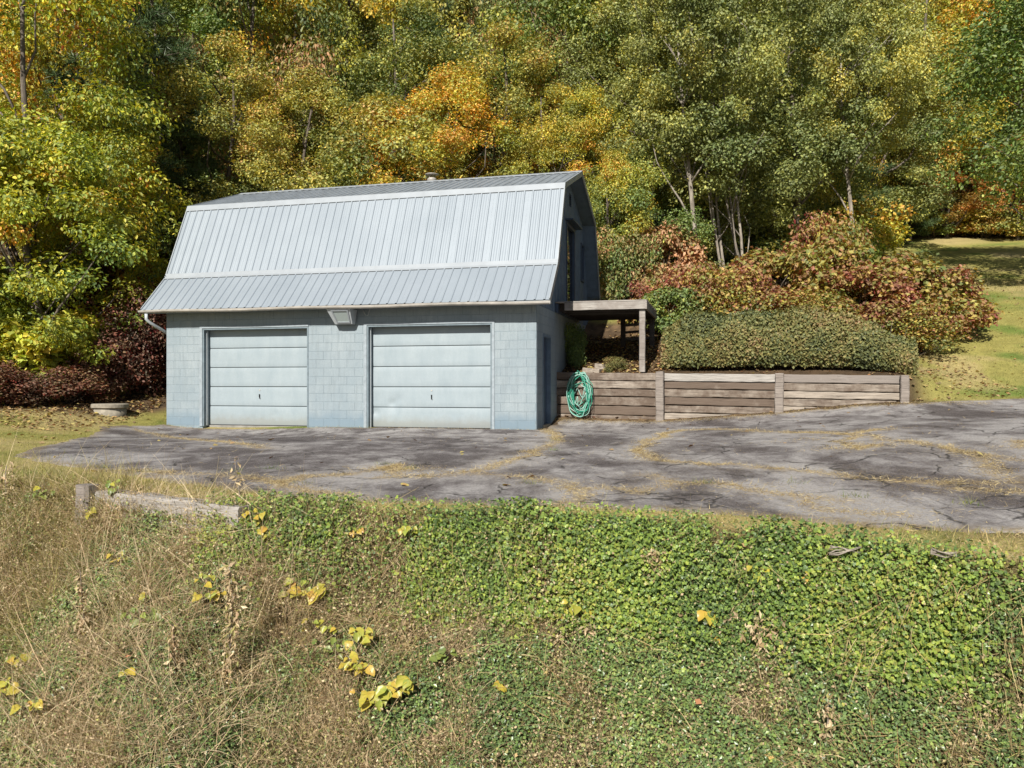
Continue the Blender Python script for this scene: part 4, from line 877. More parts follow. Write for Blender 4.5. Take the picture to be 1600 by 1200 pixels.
# gable ends, vertical boards
def top_at(y):
    for (a, za), (b, zb) in zip(PR[:-1], PR[1:]):
        if a <= y <= b: return za+(zb-za)*(y-a)/(b-a)-.09/max(.35, abs(math.cos(math.atan2(zb-za, b-a))))
    return 2.8
DR = (3.60, 4.92, 3.11, 5.42); WI = (6.0, 6.5, 4.1, 5.25); LV = (4.12, 4.42, 5.95, 6.3)
def clip_spans(y0, y1):
    sp = [(2.845, None)]
    cuts = [(c[2], c[3]) for c in (DR, WI, LV) if y0 < c[1]-.01 and y1 > c[0]+.01]
    return cuts
for side, xs_ in ((1, (-.03, .002)), (-1, (-W_-.002, -W_+.03))):
    core = MB(); k = 0; y = 0.0; brk = sorted(set([0, D_]+[c for d in (DR, WI, LV) for c in d[:2]]+[p[0] for p in PR if 0 < p[0] < D_]+[round(.2*i, 3) for i in range(40)]))
    ys_ = [brk[0]]
    for b in brk[1:]:
        if b-ys_[-1] > .03 or b in (D_,): ys_.append(b)
        elif b in [c for d in (DR, WI, LV) for c in d[:2]]: ys_[-1] = b
    for a, b in zip(ys_[:-1], ys_[1:]):
        zs_ = [2.845]; cuts = clip_spans(a, b) if side == 1 else []
        spans = []; z0_ = 2.845
        for lo, hi in sorted(cuts): spans.append((z0_, lo)); z0_ = hi
        spans.append((z0_, None))
        for lo, hi in spans:
            ta, tb = (top_at(a+.002), top_at(b-.002)) if hi is None else (hi, hi)
            if min(ta, tb) <= lo+.02: continue
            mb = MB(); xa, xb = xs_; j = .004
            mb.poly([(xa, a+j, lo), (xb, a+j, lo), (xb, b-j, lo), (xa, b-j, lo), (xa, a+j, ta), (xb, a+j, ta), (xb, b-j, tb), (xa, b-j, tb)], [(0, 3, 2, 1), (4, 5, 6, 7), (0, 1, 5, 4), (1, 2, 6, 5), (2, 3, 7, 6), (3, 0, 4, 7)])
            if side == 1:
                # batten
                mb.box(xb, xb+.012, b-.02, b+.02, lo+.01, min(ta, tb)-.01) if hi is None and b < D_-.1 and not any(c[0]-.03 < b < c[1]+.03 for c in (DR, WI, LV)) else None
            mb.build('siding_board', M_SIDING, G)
    mb = MB(); xm = -.05 if side == 1 else -W_+.05
    # backing behind the boards, in convex pieces
    cutl = (DR, WI, LV) if side == 1 else ()
    for a, b in zip(ys_[:-1], ys_[1:]):
        cu = sorted((c[2], c[3]) for c in cutl if a < c[1]-.01 and b > c[0]+.01); z0_ = 2.845; sp = []
        for lo, hi in cu: sp.append((z0_, lo)); z0_ = hi
        sp.append((z0_, None))
        for lo, hi in sp:
            ta, tb = (top_at(a+.002)-.005, top_at(b-.002)-.005) if hi is None else (hi, hi)
            if min(ta, tb) <= lo+.02: continue
            mb.poly([(xm, a, lo), (xm, b, lo), (xm, b, tb), (xm, a, ta)], [(0, 1, 2, 3)])
    mb.build('gable_backing', M_MORTAR, G)
# glazed gable door
gd = link('gable_door', None, G); y0, y1, z0, z1 = DR
mb = MB()
mb.box(-.10, .03, y0, y0+.09, z0, z1); mb.box(-.10, .03, y1-.09, y1, z0, z1); mb.box(-.10, .03, y0+.091, y1-.091, z1-.09, z1); mb.box(-.10, .03, y0+.091, y1-.091, z0, z0+.1); mb.build('frame', M_NAVY, gd)
mb = MB(); mb.box(-.05, -.04, y0+.09, y1-.09, z0+.1, z1-.09); mb.build('glass', M_GLASS, gd)
mb = MB(); mb.box(-.001, .22, y0-.1, y1+.1, z1+.01, z1+.05); mb.build('drip_cap', M_NAVY, gd)
gw = link('window', None, G); y0, y1, z0, z1 = WI
mb = MB(); mb.box(-.08, .035, y0, y0+.07, z0, z1); mb.box(-.08, .035, y1-.07, y1, z0, z1); mb.box(-.08, .035, y0+.071, y1-.071, z1-.07, z1); mb.box(-.08, .05, y0+.071, y1-.071, z0, z0+.07); mb.build('frame', M_NAVY, gw)
mb = MB(); mb.box(-.05, -.04, y0+.07, y1-.07, z0+.07, z1-.07); mb.build('pane', M_GLASS, gw)
lv = link('gable_vent', None, G); y0, y1, z0, z1 = LV
for i in range(5):
    z = z0+.02+i*(z1-z0-.03)/5; mb = MB(); mb.poly([(-.04, y0, z+.05), (.015, y0, z), (.015, y1, z), (-.04, y1, z+.05), (-.04, y0, z+.06), (.015, y0, z+.01), (.015, y1, z+.01), (-.04, y1, z+.06)], [(0, 3, 2, 1), (4, 5, 6, 7), (0, 1, 5, 4), (1, 2, 6, 5), (2, 3, 7, 6), (3, 0, 4, 7)]); mb.build('slat', M_NAVY, lv)
mb = MB(); mb.box(.003, .10, 1.62, 1.78, 4.02, 4.08); mb.lathe([(.03, 0), (.07, -.14), (.075, -.16)], 10, (.1, 1.7, 4.08)); mb.build('wall_lamp', M_DARKM, G)
# flood light box under the eave, top level thing
fx = thing('floodlight', 'white box floodlight with a glass window fixed under the eave between the garage doors', 'floodlight', tuple(Vector((*b2w(-4.66, -.05), 2.46))), -TH)
mb = MB(); V = [(-.30, -.40, .34), (.30, -.40, .34), (.25, -.15, .0), (-.20, -.15, .0), (-.30, .0, .34), (.30, .0, .34), (.25, .0, .0), (-.20, .0, .0)]
mb.poly(V, [(3, 2, 1, 0), (4, 5, 6, 7), (0, 1, 5, 4), (2, 3, 7, 6), (1, 2, 6, 5), (0, 4, 7, 3)]); mb.build('housing', M_WHITE, fx)
def onface(u, v, o):
    a = Vector(V[0]).lerp(Vector(V[1]), u); b = Vector(V[3]).lerp(Vector(V[2]), u); p = b.lerp(a, v); nn = Vector((0, -.884, -.468)).normalized(); return tuple(p+nn*o)
mb = MB(); mb.poly([onface(.24, .16, .006), onface(.86, .16, .006), onface(.86, .86, .006), onface(.24, .86, .006)], [(0, 1, 2, 3)]); mb.build('lens', M_LENS, fx)
mb = MB()
for (u0, v0, u1, v1) in ((.18, .08, .92, .16), (.18, .86, .92, .94), (.18, .16, .24, .86), (.86, .16, .92, .86)):
    P4 = [onface(u0, v0, .001), onface(u1, v0, .001), onface(u1, v1, .001), onface(u0, v1, .001), onface(u0, v0, .022), onface(u1, v0, .022), onface(u1, v1, .022), onface(u0, v1, .022)]
    mb.poly(P4, [(0, 3, 2, 1), (4, 5, 6, 7), (0, 1, 5, 4), (1, 2, 6, 5), (2, 3, 7, 6), (3, 0, 4, 7)])
mb.build('bezel', M_FLASH, fx)
mb = MB(); mb.box(-.06, .06, -.3, .045, .341, .36); mb.box(-.1, .1, .003, .048, .2, .34); mb.build('bracket', M_WHITE, fx)
mb = MB(); mb.tube([(.42, .03, .36), (.50, .03, .22), (.56, .03, .2), (.62, .03, .36)], .009, 5); mb.build('cable', M_WHITE, fx)

# ------------------------------------------------------------------ deck beside the gable
dk = thing('wooden_deck', 'raised weathered timber deck against the right gable end of the garage', 'deck', (P0[0], P0[1], 0), -TH)
ZD = 3.10; XD = 2.26; YA, YB = 2.12, 5.35
for i in range(23):
    y = YA-.02+i*.142
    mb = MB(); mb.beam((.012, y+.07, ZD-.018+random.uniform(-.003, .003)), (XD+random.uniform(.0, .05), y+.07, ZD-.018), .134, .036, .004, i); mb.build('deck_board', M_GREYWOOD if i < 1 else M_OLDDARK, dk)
mb = MB(); mb.beam((.25, YA-.022, ZD-.135), (XD-.02, YA-.022, ZD-.135), .042, .185, .004, 2, 8, .002); mb.build('fascia', M_GREYWOOD, dk)
mb = MB(); mb.beam((XD+.0, YA-.04, ZD-.13), (XD+.0, YB, ZD-.13), .045, .2, .004, 3, 6, .003); mb.build('fascia', M_GREYWOOD, dk)
mb = MB(); mb.beam((.045, YA-.02, ZD-.16), (.045, YB, ZD-.16), .06, .22, .004); mb.build('ledger', M_NAVY, dk)
for i in range(9):
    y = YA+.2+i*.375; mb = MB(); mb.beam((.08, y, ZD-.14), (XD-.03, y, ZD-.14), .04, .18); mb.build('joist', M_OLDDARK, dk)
def post(lx, ly, zt, wd, mat, nm='post'):
    x, y = b2w(lx, ly); mb = MB(); mb.beam((lx, ly, max(gz(x, y)-.1, 1.335)), (lx, ly, zt), wd, wd, .012, int(lx*90+ly*7), 8, .003); return mb.build(nm, mat, dk)
post(XD-.10, YA+.10, ZD-.04, .145, M_GREYWOOD); post(XD-.10, YB-.1, ZD-.04, .145, M_OLDDARK); post(1.35, YB-.1, ZD-.04, .13, M_OLDDARK)
for z in (2.35, 2.55, 2.75):
    mb = MB(); mb.beam((1.35, YB-.1, z-.05), (XD-.1, YB-.1, z), .04, .07); mb.build('rail', M_OLDDARK, dk)
# ------------------------------------------------------------------ right retaining wall
rw = thing('retaining_wall', 'right timber retaining wall with three upright posts under the hedge', 'retaining wall', (WA[0], WA[1], 0), math.atan2(WD[1], WD[0]))
LW = float(np.linalg.norm(WB-WA)); tops = lambda s: 1.345-.115*s/LW
POSTS = [2.63, 5.34, LW-.13]
secs = [(-.12, 2.56), (2.70, 5.26), (5.42, LW-.17)]
rr_ = random.Random(4)
for si, (a, b) in enumerate(secs):
    z = None; k = 0; acc = 0
    while True:
        th = rr_.uniform(.17, .235) if k else .2
        za, zb = tops(a)-acc-th/2, tops(b)-acc-th/2
        gmid = gz(*(WA+WD*(a+b)/2-WN*.15))
        if za+th/2 < gmid-.12 or k > 6: break
        mb = MB(); o = rr_.uniform(-.012, .012)
        mb.beam((a+rr_.uniform(0, .03), .10+o, za), (b-rr_.uniform(0, .03), .10+o+rr_.uniform(-.01, .01), zb), .2, th-.014, .014, 10*si+k, 14, .0055); mb.build('timber', M_GREYWOOD if k == 0 and si else M_TIE, rw)
        acc += th+rr_.uniform(.0, .008); k += 1
for i, s in enumerate(POSTS):
    p = WA+WD*s-WN*.15; mb = MB(); zt = tops(s)+(.035, .02, .0)[i]
    mb.beam((s, -.10, gz(*p)-.2), (s+(-.01, .012, 0)[i], -.10, zt), .19 if i < 2 else .17, .19, .016, 40+i, 10, .006); mb.build('post', M_POST, rw)
for (px0, px1, zz, dn) in ((912, 938, 1.36, .45), (930, 975, 1.42, .8)):
    a = np.array((atpx(px0, 20.1+dn), 20.1+dn)); b = np.array((atpx(px1, 19.9+dn), 19.9+dn)); mb = MB(); mb.beam((0, 0, 0), tuple(Vector((*(b-a), -.04))), .18, .16, .015, 6, 5, .005)
    mb.build('timber', M_TIE, loc=(a[0], a[1], max(zz, gz(*a)+.06)), label=('short loose timber lying at the garage end on top of the right wall', 'loose timber lying under the deck behind the right wall')[px0 > 920], cat='timber')
# ------------------------------------------------------------------ lower left timber wall
LA, LB = np.array((-4.16, 7.90)), np.array((-2.36, 7.14)); LD = (LB-LA)/np.linalg.norm(LB-LA); LN = np.array((-LD[1], LD[0]))
lwl = thing('timber_wall', 'lower left timber wall of grey sagging sleepers half sunk in weeds', 'retaining wall', (LA[0], LA[1], 0), math.atan2(LD[1], LD[0])); LL = float(np.linalg.norm(LB-LA))
ztl = gz(*(LA+LN*.34))+.01
for k, (z0_, z1_, o, y_) in enumerate([(.03, -.03, 0, .03), (-.16, -.21, 0, .045), (-.38, -.47, 0, -.05)]):
    mb = MB(); mb.beam((.08, .10-y_, ztl+z0_-.06), (LL+(-.06, -.25, -.1)[k], .08-y_, ztl+z1_-.06), .2, .185, .02, 70+k, 12, .008); mb.build('timber', M_GREYWOOD if k < 2 else M_TIE, lwl)
mb = MB(); mb.beam((-.9, .42, ztl-.06), (-.08, .1, ztl-.03), .17, .13, .02, 75, 8, .008); mb.build('timber', M_GREYWOOD, lwl)
mb = MB(); mb.beam((0, -.07, ztl-.8), (0.02, -.05, ztl+.12), .17, .17, .03, 77, 8, .006); mb.build('post', M_GREYWOOD, lwl)
# ------------------------------------------------------------------ concrete cap
cx, cy = atpx(172, 20.2), 20.2; cz = gz(cx, cy)
cc_ = thing('septic_riser', 'round concrete riser with a thick lid on the left lawn', 'concrete riser', (cx, cy, cz))
mb = MB(); mb.lathe([(.37, -.3), (.385, .10)], 32); mb.build('ring', M_CONC, cc_, True)
mb = MB(); mb.lathe([(.40, .101), (.435, .115), (.435, .195), (.41, .215)], 36); mb.build('lid', M_CONC, cc_)
# ------------------------------------------------------------------ hose
hp = WA+WD*(.62)-WN*.07; hs = thing('garden_hose', 'coiled green garden hose hanging on the right timber wall beside the garage', 'garden hose', (hp[0], hp[1], 0), math.atan2(WD[1], WD[0]))
g = np.random.default_rng(12); zt_, zb_ = 1.36, .17
for i in range(15):
    top = zt_-g.uniform(0, .10)-(.25 if i % 4 == 3 else 0); bot = zb_+g.uniform(0, .22)+(.25 if i % 5 == 2 else 0); cx_ = g.uniform(-.05, .05)+.0; wd = g.uniform(.17, .28); ph = g.uniform(0, 6.28)
    dn = -.03-.018*(i % 6); pts = []
    for k in range(40):
        a = 2*math.pi*k/40; zz = (top+bot)/2+(top-bot)/2*math.cos(a); u = (zz-bot)/(top-bot)
        pts.append((cx_+wd*math.sin(a)*(1-.18*u*math.sin(ph))*(.8+.3*math.sin(math.pi*u))+.04*math.sin(3*a+ph)+.02*math.sin(5*a+2*ph), dn+.03*math.sin(2*a+ph), zz+.02*math.sin(4*a+ph)))
    mb = MB(); mb.tube(pts, .0105, 6, True); mb.build('hose_loop', M_HOSEP if i % 3 == 1 else M_HOSE, hs, True)
for k, (a, b, c, d, e) in enumerate([(-.27, .75, -.02, .5, .16), (.0, .9, .2, .62, .12), (-.1, .6, .18, .85, .15)]):
    pts = [(a+(c-a)*t+e*.5*math.sin(math.pi*t), -.12-.02*k, b+(d-b)*t-e*math.sin(math.pi*t*2)) for t in np.linspace(0, 1, 20)]; mb = MB(); mb.tube(pts, .0105, 6); mb.build('hose_loop', M_HOSEP, hs, True)
mb = MB(); mb.tube([(.33, -.03, 1.0), (.36, -.03, .7), (.345, -.03, .4), (.27, -.03, .2)], .007, 6); mb.tube([(0, .02, 1.30), (0, -.16, 1.32), (0, -.17, 1.36)], .012, 6); mb.build('hanger', M_DARKM, hs, True)

# ------------------------------------------------------------------ bank vegetation (foreground)
def gnormal(x, y, e=.04):
    hx = (height(x+e, y)-height(x-e, y))/(2*e); hy = (height(x, y+e)-height(x, y-e))/(2*e); return nrm(np.c_[-hx, -hy, np.ones_like(hx)]), np.sqrt(1+hx*hx+hy*hy)
g = np.random.default_rng(77)
def bank_pts(n, s0, s1, g, x0=-8.2, x1=6.2, y0=3.2, y1=9.2):
    out = []
    while sum(len(o) for o in out) < n:
        m = n*3; x = g.uniform(x0, x1, m); y = g.uniform(y0, y1, m); s, px = pl_dist(EDGE, x, y)
        ok = (s > s0) & (s < s1) & (np.abs(x) < y*.72+.5); x, y, s, px = x[ok], y[ok], s[ok], px[ok]
        # keep more points where the bank is steep
        _, st = gnormal(x, y); k = g.random(len(x)) < st/3.2; out.append(np.c_[x[k], y[k], s[k], px[k]])
    return np.concatenate(out)[:n]
def ground_leaves(P, g, size, tmpl, lift, tn, seed, mode=.6, sc=1.2, up=.35, tb=0):
    x, y = P[:, 0], P[:, 1]; N, _ = gnormal(x, y); z = height(x, y)
    C = np.c_[x, y, z]+N*(g.random(len(x))**1.2*lift)[:, None]
    Nn = N*mode+rdir(len(x), g)*.62+np.array((0, -.15, up)); s = size*g.uniform(.6, 1.35, len(x))
    V, F = leaves(C, Nn, rdir(len(x), g)+np.array((0, -.3, -.4)), s, tmpl)
    t = np.clip(.45+(fbm(C*sc, seed, 3)-.5)*1.6*(1-tn)+(g.random(len(x))-.5)*tn*1.5+tb, 0, 1); return V, F, rep(t, tmpl), rep(g.uniform(.7, 1.3, len(x)), tmpl), C
P = bank_pts(250000, .08, 3.4, g)
dry = (fbm(P[:, :2]*1.7, 90, 3)-.5)*1.9+.435+.15*sstep(-1.5, -2.9, P[:, 0]+.35*(P[:, 2]-1))+.10*sstep(2.6, 3.6, P[:, 0])*sstep(1.2, 2.2, P[:, 2])-.04
keep = g.random(len(P)) > sstep(.48, .64, dry)*.86
lump = .09*fbm(P[:, :2]*3.5, 95, 2)
A = ground_leaves(P[keep], g, .027, KITE, .075, .6, 91)
link('ground_cover', leafmesh('ground_cover', [A[:4]], LM['vinca']), kind='stuff')
P = bank_pts(105000, -.32, .6, g, -3.1, 6.0)
thin = fbm(P[:, :2]*1.6+3, 97, 3); keep = (g.random(len(P)) > sstep(.45, .60, thin)*.86)*(P[:, 2] > -.02-.9*np.clip(fbm(P[:, :2]*2.1+9, 99, 3)-.42, 0, .4)*sstep(3.2, 1.2, P[:, 0]))*(P[:, 0] > -2.9+.3*g.random(len(P)))*(g.random(len(P)) < sstep(.5, .2, P[:, 2])+.02)
P_ = P[keep]; A = ground_leaves(P_, g, .019+.013*vnoise(P_[:, :2]*3, 8), IVY, .15, .5, 93, .5, 1.4, .25, .10)
Q = bank_pts(5000, .5, 3.5, g, -3, 5.5); qn = fbm(Q[:, :2]*1.4, 98, 2); Q = Q[qn > .56]; B = ground_leaves(Q, g, .024, IVY, .09, .4, 94, .75, 1.4, .3, .12)
link('ivy', leafmesh('ivy', [A[:4], B[:4]], LM['ivy']), kind='stuff')
def strands(B, D, L, wd, g, seed, seg=3, curl=.5):
    """curved blades: B base, D direction, L length"""
    n = len(B); D = nrm(D); side = nrm(np.cross(D, rdir(n, g))); cur = nrm(rdir(n, g)+np.array((0, -.2, -.5)))*curl; V = []
    for k in range(seg+1):
        u = k/seg; p = B+D*(L*u)[:, None]+cur*(L*u*u)[:, None]; w_ = wd*(1-.85*u); V += [p-side*w_[:, None]*.5, p+side*w_[:, None]*.5]
    V = np.stack(V, 1); m = V.shape[1]; b = (np.arange(n)*m)[:, None]
    F = np.concatenate([np.c_[b+2*k, b+2*k+1, b+2*k+3, b+2*k+2] for k in range(seg)]); return V.reshape(-1, 3), [F], m
def strand_part(P, g, L0, L1, wd, lean, tb, tn, seed, vert=.6, curl=.5, seg=3):
    x, y = P[:, 0], P[:, 1]; N, _ = gnormal(x, y); z = height(x, y); n = len(x)
    B = np.c_[x, y, z]-N*.01; D = N*(1-vert)+np.array((0, 0, vert))+rdir(n, g)*lean
    L = g.uniform(L0, L1, n); V, F, m = strands(B, D, L, np.full(n, wd)*g.uniform(.6, 1.4, n), g, seed, seg, curl)
    t = np.clip(.5+(fbm(B*1.1, seed, 2)-.5)*(1-tn)*1.6+(g.random(n)-.5)*tn*1.4+tb, 0, 1); return V, F, np.repeat(t, m), np.repeat(g.uniform(.7, 1.3, n), m)
P = bank_pts(80000, .0, 3.4, g); dry = (fbm(P[:, :2]*1.7, 90, 3)-.5)*1.9+.435+.15*sstep(-1.5, -2.9, P[:, 0]+.35*(P[:, 2]-1))+.10*sstep(2.6, 3.6, P[:, 0])*sstep(1.2, 2.2, P[:, 2])-.04
k = g.random(len(P)) < .34+.66*sstep(.50, .64, dry); Pd = P[k]
left = Pd[Pd[:, 0] < -1.5]; P1 = Pd[:30000]
link('dry_weeds', leafmesh('dry_weeds', [strand_part(P1, g, .06, .2, .005, .75, 0, .5, 101, .4, .6), strand_part(left[:6000], g, .2, .42, .004, .45, .05, .6, 102, .6, .5, 4)], LM['weed']), kind='stuff')
def tufts(n, per, r0, L0, L1, wd, g, seed, x0, x1, tb, spread=.9, prob=None, tn=.3, s0=.1, s1=3.4, curl=.5, seg=4):
    c = bank_pts(n*3, s0, s1, g, x0, x1)
    if prob is not None: c = c[g.random(len(c)) < prob(c)]
    c = c[:n]; k = g.integers(per//3, per, len(c)); idx = np.repeat(np.arange(len(c)), k); q = g.normal(size=(len(idx), 2))*r0
    x, y = c[idx, 0]+q[:, 0], c[idx, 1]+q[:, 1]; m = len(x); sz = g.uniform(.5, 1.3, len(c))[idx]
    B = np.c_[x, y, height(x, y)-.01]; lean = rdir(len(c), g)[idx]*.35; D = np.c_[q/r0*.28, np.full(m, .85)]+rdir(m, g)*spread*.45+lean+np.array((0, -.25, 0))
    V, F, mm = strands(B, D, g.uniform(L0, L1, m)*sz, wd*g.uniform(.6, 1.4, m), g, seed, seg, curl)
    t = np.clip(g.random(len(c))[idx]*.7+.15+(g.random(m)-.5)*tn+tb, 0, 1); return (V, F, np.repeat(t, mm), np.repeat(g.uniform(.65, 1.3, m), mm)), B+nrm(D)*(g.uniform(L0, L1, m)*sz*g.random(m))[:, None], t
lp = lambda c: sstep(.40, .56, (fbm(c[:, :2]*1.7, 90, 3)-.5)*1.9+.44+.13*sstep(-1.4, -2.8, c[:, 0]+.3*(c[:, 2]-1)))
TA, CA, ta = tufts(1250, 46, .06, .10, .34, .005, g, 151, -6.5, -.3, .12, prob=lp)
TB, CB, tbb = tufts(420, 26, .06, .08, .22, .004, g, 152, -.5, 5, .1, prob=lp)
TC, CC, tcc = tufts(260, 60, .09, .2, .42, .006, g, 153, -6.5, -1.6, .25, s0=-.2, s1=2.2, curl=.9)
link('dry_weed_tufts', leafmesh('dry_weed_tufts', [TA, TB, TC], LM['weed']), kind='stuff')
kk = g.random(len(CA)) < .75; C_ = np.concatenate([CA[kk], CB]); n_ = len(C_); V, F = leaves(C_+rdir(n_, g)*.012, rdir(n_, g), rdir(n_, g), g.uniform(.009, .026, n_), KITE, .9); t = np.clip(np.concatenate([ta[kk], tbb])+(g.random(n_)-.5)*.4, 0, 1)
link('weed_seed_heads', leafmesh('weed_seed_heads', [(V, F, rep(t, KITE), rep(g.uniform(.7, 1.4, n_), KITE))], LM['weed']), kind='stuff')
TD, CD, td = tufts(170, 60, .06, .07, .2, .005, g, 154, -5.5, 5, -.35, s0=.5, curl=.6); V, F = leaves(CD, rdir(len(CD), g)+np.array((0, -.3, .6)), rdir(len(CD), g), g.uniform(.012, .035, len(CD)), KITE, .6)
link('green_weed_tufts', leafmesh('green_weed_tufts', [TD, (V, F, rep(np.clip(td+.15, 0, 1), KITE), rep(g.uniform(.7, 1.3, len(CD)), KITE))], LM['grass']), kind='stuff')
# fuzzy seed and leaf flecks on the dry weeds
Pf = Pd[g.random(len(Pd)) < .75][:40000]; A = ground_leaves(Pf, g, .022, KITE, .2, .6, 103, .3, 1.2, .2)
link('weed_leaves', leafmesh('weed_leaves', [A[:4]], LM['weed']), kind='stuff')
# vines hanging over the wall, twigs
P = bank_pts(8000, .02, 1.4, g, -2.6, 6); P = P[fbm(P[:, :2]*2, 106, 2) > .48]; link('hanging_vine_stems', leafmesh('hanging_vine_stems', [strand_part(P, g, .12, .42, .0065, .5, .1, .6, 105, -.5, .5, 5)], LM['straw']), kind='stuff')
# left bank tall grass
P = bank_pts(16000, -.6, 1.6, g, -8, -3.9); link('tall_grass', leafmesh('tall_grass', [strand_part(P, g, .06, .32, .006, .5, .22, .7, 107, .65, .8, 4)], LM['grass']), kind='stuff')
# grass strip along the driveway edge
P = bank_pts(60000, -1.1, .15, g, -6, 6.5); P = P[drv_sd(P[:, 0], P[:, 1]) < .05]
link('verge_grass', leafmesh('verge_grass', [strand_part(P, g, .02, .08, .0055, .9, .15, .7, 108, .4, .6)], LM['grass']), kind='stuff')
# lawn blades
def rect_pts(n, x0, x1, y0, y1, fn):
    x = g.uniform(x0, x1, n); y = g.uniform(y0, y1, n); k = g.random(n) < fn(x, y); return np.c_[x[k], y[k]]
P = rect_pts(70000, -14, -4, 8.3, 22, lambda x, y: lawn_w(x, y)*(drv_sd(x, y) < .03)*(pl_dist(EDGE, x, y)[0] < 0))
P2_ = rect_pts(150000, 7, 20, 15, 34, lambda x, y: lawn_w(x, y)*(drv_sd(x, y) < .03))
P3_ = rect_pts(4000, 1.5, 5.2, 24.5, 28.2, lambda x, y: lawn_w(x, y))
link('lawn_grass', leafmesh('lawn_grass', [strand_part(P, g, .02, .06, .007, .8, 0, .35, 110, .5, .6, 2), strand_part(P2_, g, .02, .06, .010, .8, .02, .35, 111, .5, .6, 2), strand_part(P3_, g, .03, .08, .012, .8, 0, .35, 112, .5, .6, 2)], LM['grass']), kind='stuff')
# straw in the cracks of the driveway, and along its edges
pts = []
for c in CRW:
    for a, b in zip(c[:-1], c[1:]):
        L = np.hypot(*(b-a)); m = int(L*620*g.uniform(.25, 1.5)); t = g.random(m); wdt = .02+.13*fbm(np.c_[t*L*1.5+a[0], t*0+a[1]], 120, 2); q_ = a+(b-a)*t[:, None]; pts.append(q_+((np.c_[fbm(q_*2.3, 121, 3), fbm(q_*2.3, 122, 3)])-.5)*.45+g.normal(size=(m, 2))*wdt[:, None])
for c, r, m in (((1345, 700), .22, 900), ((628, 735), .22, 700), ((1370, 674), .16, 350), ((1250, 690), .2, 200), ((1150, 764), .3, 300), ((1330, 800), .5, 500), ((1480, 765), .3, 250), ((1590, 700), .2, 200)):
    q = np.array(px2g(*c)[:2]); pts.append(q+g.normal(size=(m, 2))*r*np.array((1.5, .8)))
ex = g.uniform(-7.5, 5.5, 16000); ey = g.uniform(5, 12, 16000); sde = drv_sd(ex, ey); k = (np.abs(sde) < .16)*(g.random(len(ex)) < .8); pts.append(np.c_[ex, ey][k])
fx_ = g.uniform(-9.7, 0, 900); bb = b2w(fx_, -.03-np.abs(g.normal(size=900))*.07); pts.append(np.c_[bb[0], bb[1]])
s_ = g.uniform(0, LW+1.5, 5000); dd_ = -.18-np.abs(g.normal(size=5000))*.2; pts.append(WA+WD*s_[:, None]+WN*dd_[:, None])
sc_ = np.c_[g.uniform(-8, 11, 4500), g.uniform(7, 18.5, 4500)]; sc_ = sc_[(fbm(sc_*.7, 130, 3) > .5) & (drv_sd(sc_[:, 0], sc_[:, 1]) > 0)]; pts.append(sc_)
P = np.concatenate(pts); P = P[P[:, 1] > 3]; zz = height(P[:, 0], P[:, 1])+.018+g.random(len(P))*.012; n_ = len(P); C = np.c_[P, zz]
D = rdir(n_, g)*np.array((1, 1, .22)); V, F = leaves(C, rdir(n_, g)*.5+np.array((0, 0, .6)), D, g.uniform(.03, .085, n_), TRI, .06)
t = np.clip(.5+(g.random(n_)-.5)*1.1, 0, 1)
link('dry_straw', leafmesh('dry_straw', [(V, F, rep(t, TRI), rep(g.uniform(.75, 1.3, n_), TRI))], LM['straw']), kind='stuff')
# small green tufts in the cracks
tf = [(365, 738), (425, 735), (160, 733), (225, 740), (1335, 779), (868, 690), (865, 705), (600, 727), (1515, 790), (1100, 757), (1240, 757), (830, 758), (640, 735), (475, 758)]
P = np.concatenate([np.array(px2g(*c)[:2])+g.normal(size=(60, 2))*np.array((.07, .05)) for c in tf])
link('crack_weeds', leafmesh('crack_weeds', [strand_part(P, g, .03, .11, .006, .6, -.3, .5, 131, .6, .4)], LM['grass']), kind='stuff')
# fallen leaves
pts = [np.c_[g.uniform(-14, 20, 9000), g.uniform(9, 34, 9000)], np.c_[g.uniform(-16, -9.5, 7000), g.uniform(17, 23, 7000)], np.c_[g.uniform(1.2, 5, 3500), g.uniform(19.7, 24, 3500)], np.c_[g.uniform(8.5, 11.5, 1500), g.uniform(17.4, 22, 1500)]]
P = np.concatenate(pts); k = g.random(len(P)) < np.where(drv_sd(P[:, 0], P[:, 1]) > -.1, .05, np.where(lawn_w(P[:, 0], P[:, 1]) > .5, .5, 1)); P = P[k]; lx, ly = w2b(P[:, 0], P[:, 1]); P = P[~((lx > -9.7)*(lx < .05)*(ly > 0)*(ly < 8))]
C = np.c_[P, height(P[:, 0], P[:, 1])+.025]; n_ = len(C); V, F = leaves(C, rdir(n_, g)*.5+np.array((0, 0, .9)), rdir(n_, g), g.uniform(.05, .11, n_), KITE, 1.1)
link('fallen_leaves', leafmesh('fallen_leaves', [(V, F, rep(g.random(n_), KITE), rep(g.uniform(.7, 1.25, n_), KITE))], LM['litter']), kind='stuff')
P = bank_pts(260, .0, 4, g); A = ground_leaves(P, g, .055, KITE, .12, .9, 140, 1.0, 1, .3)
link('fallen_leaves', leafmesh('fallen_leaves', [A[:4]], LM['litter']), kind='stuff')
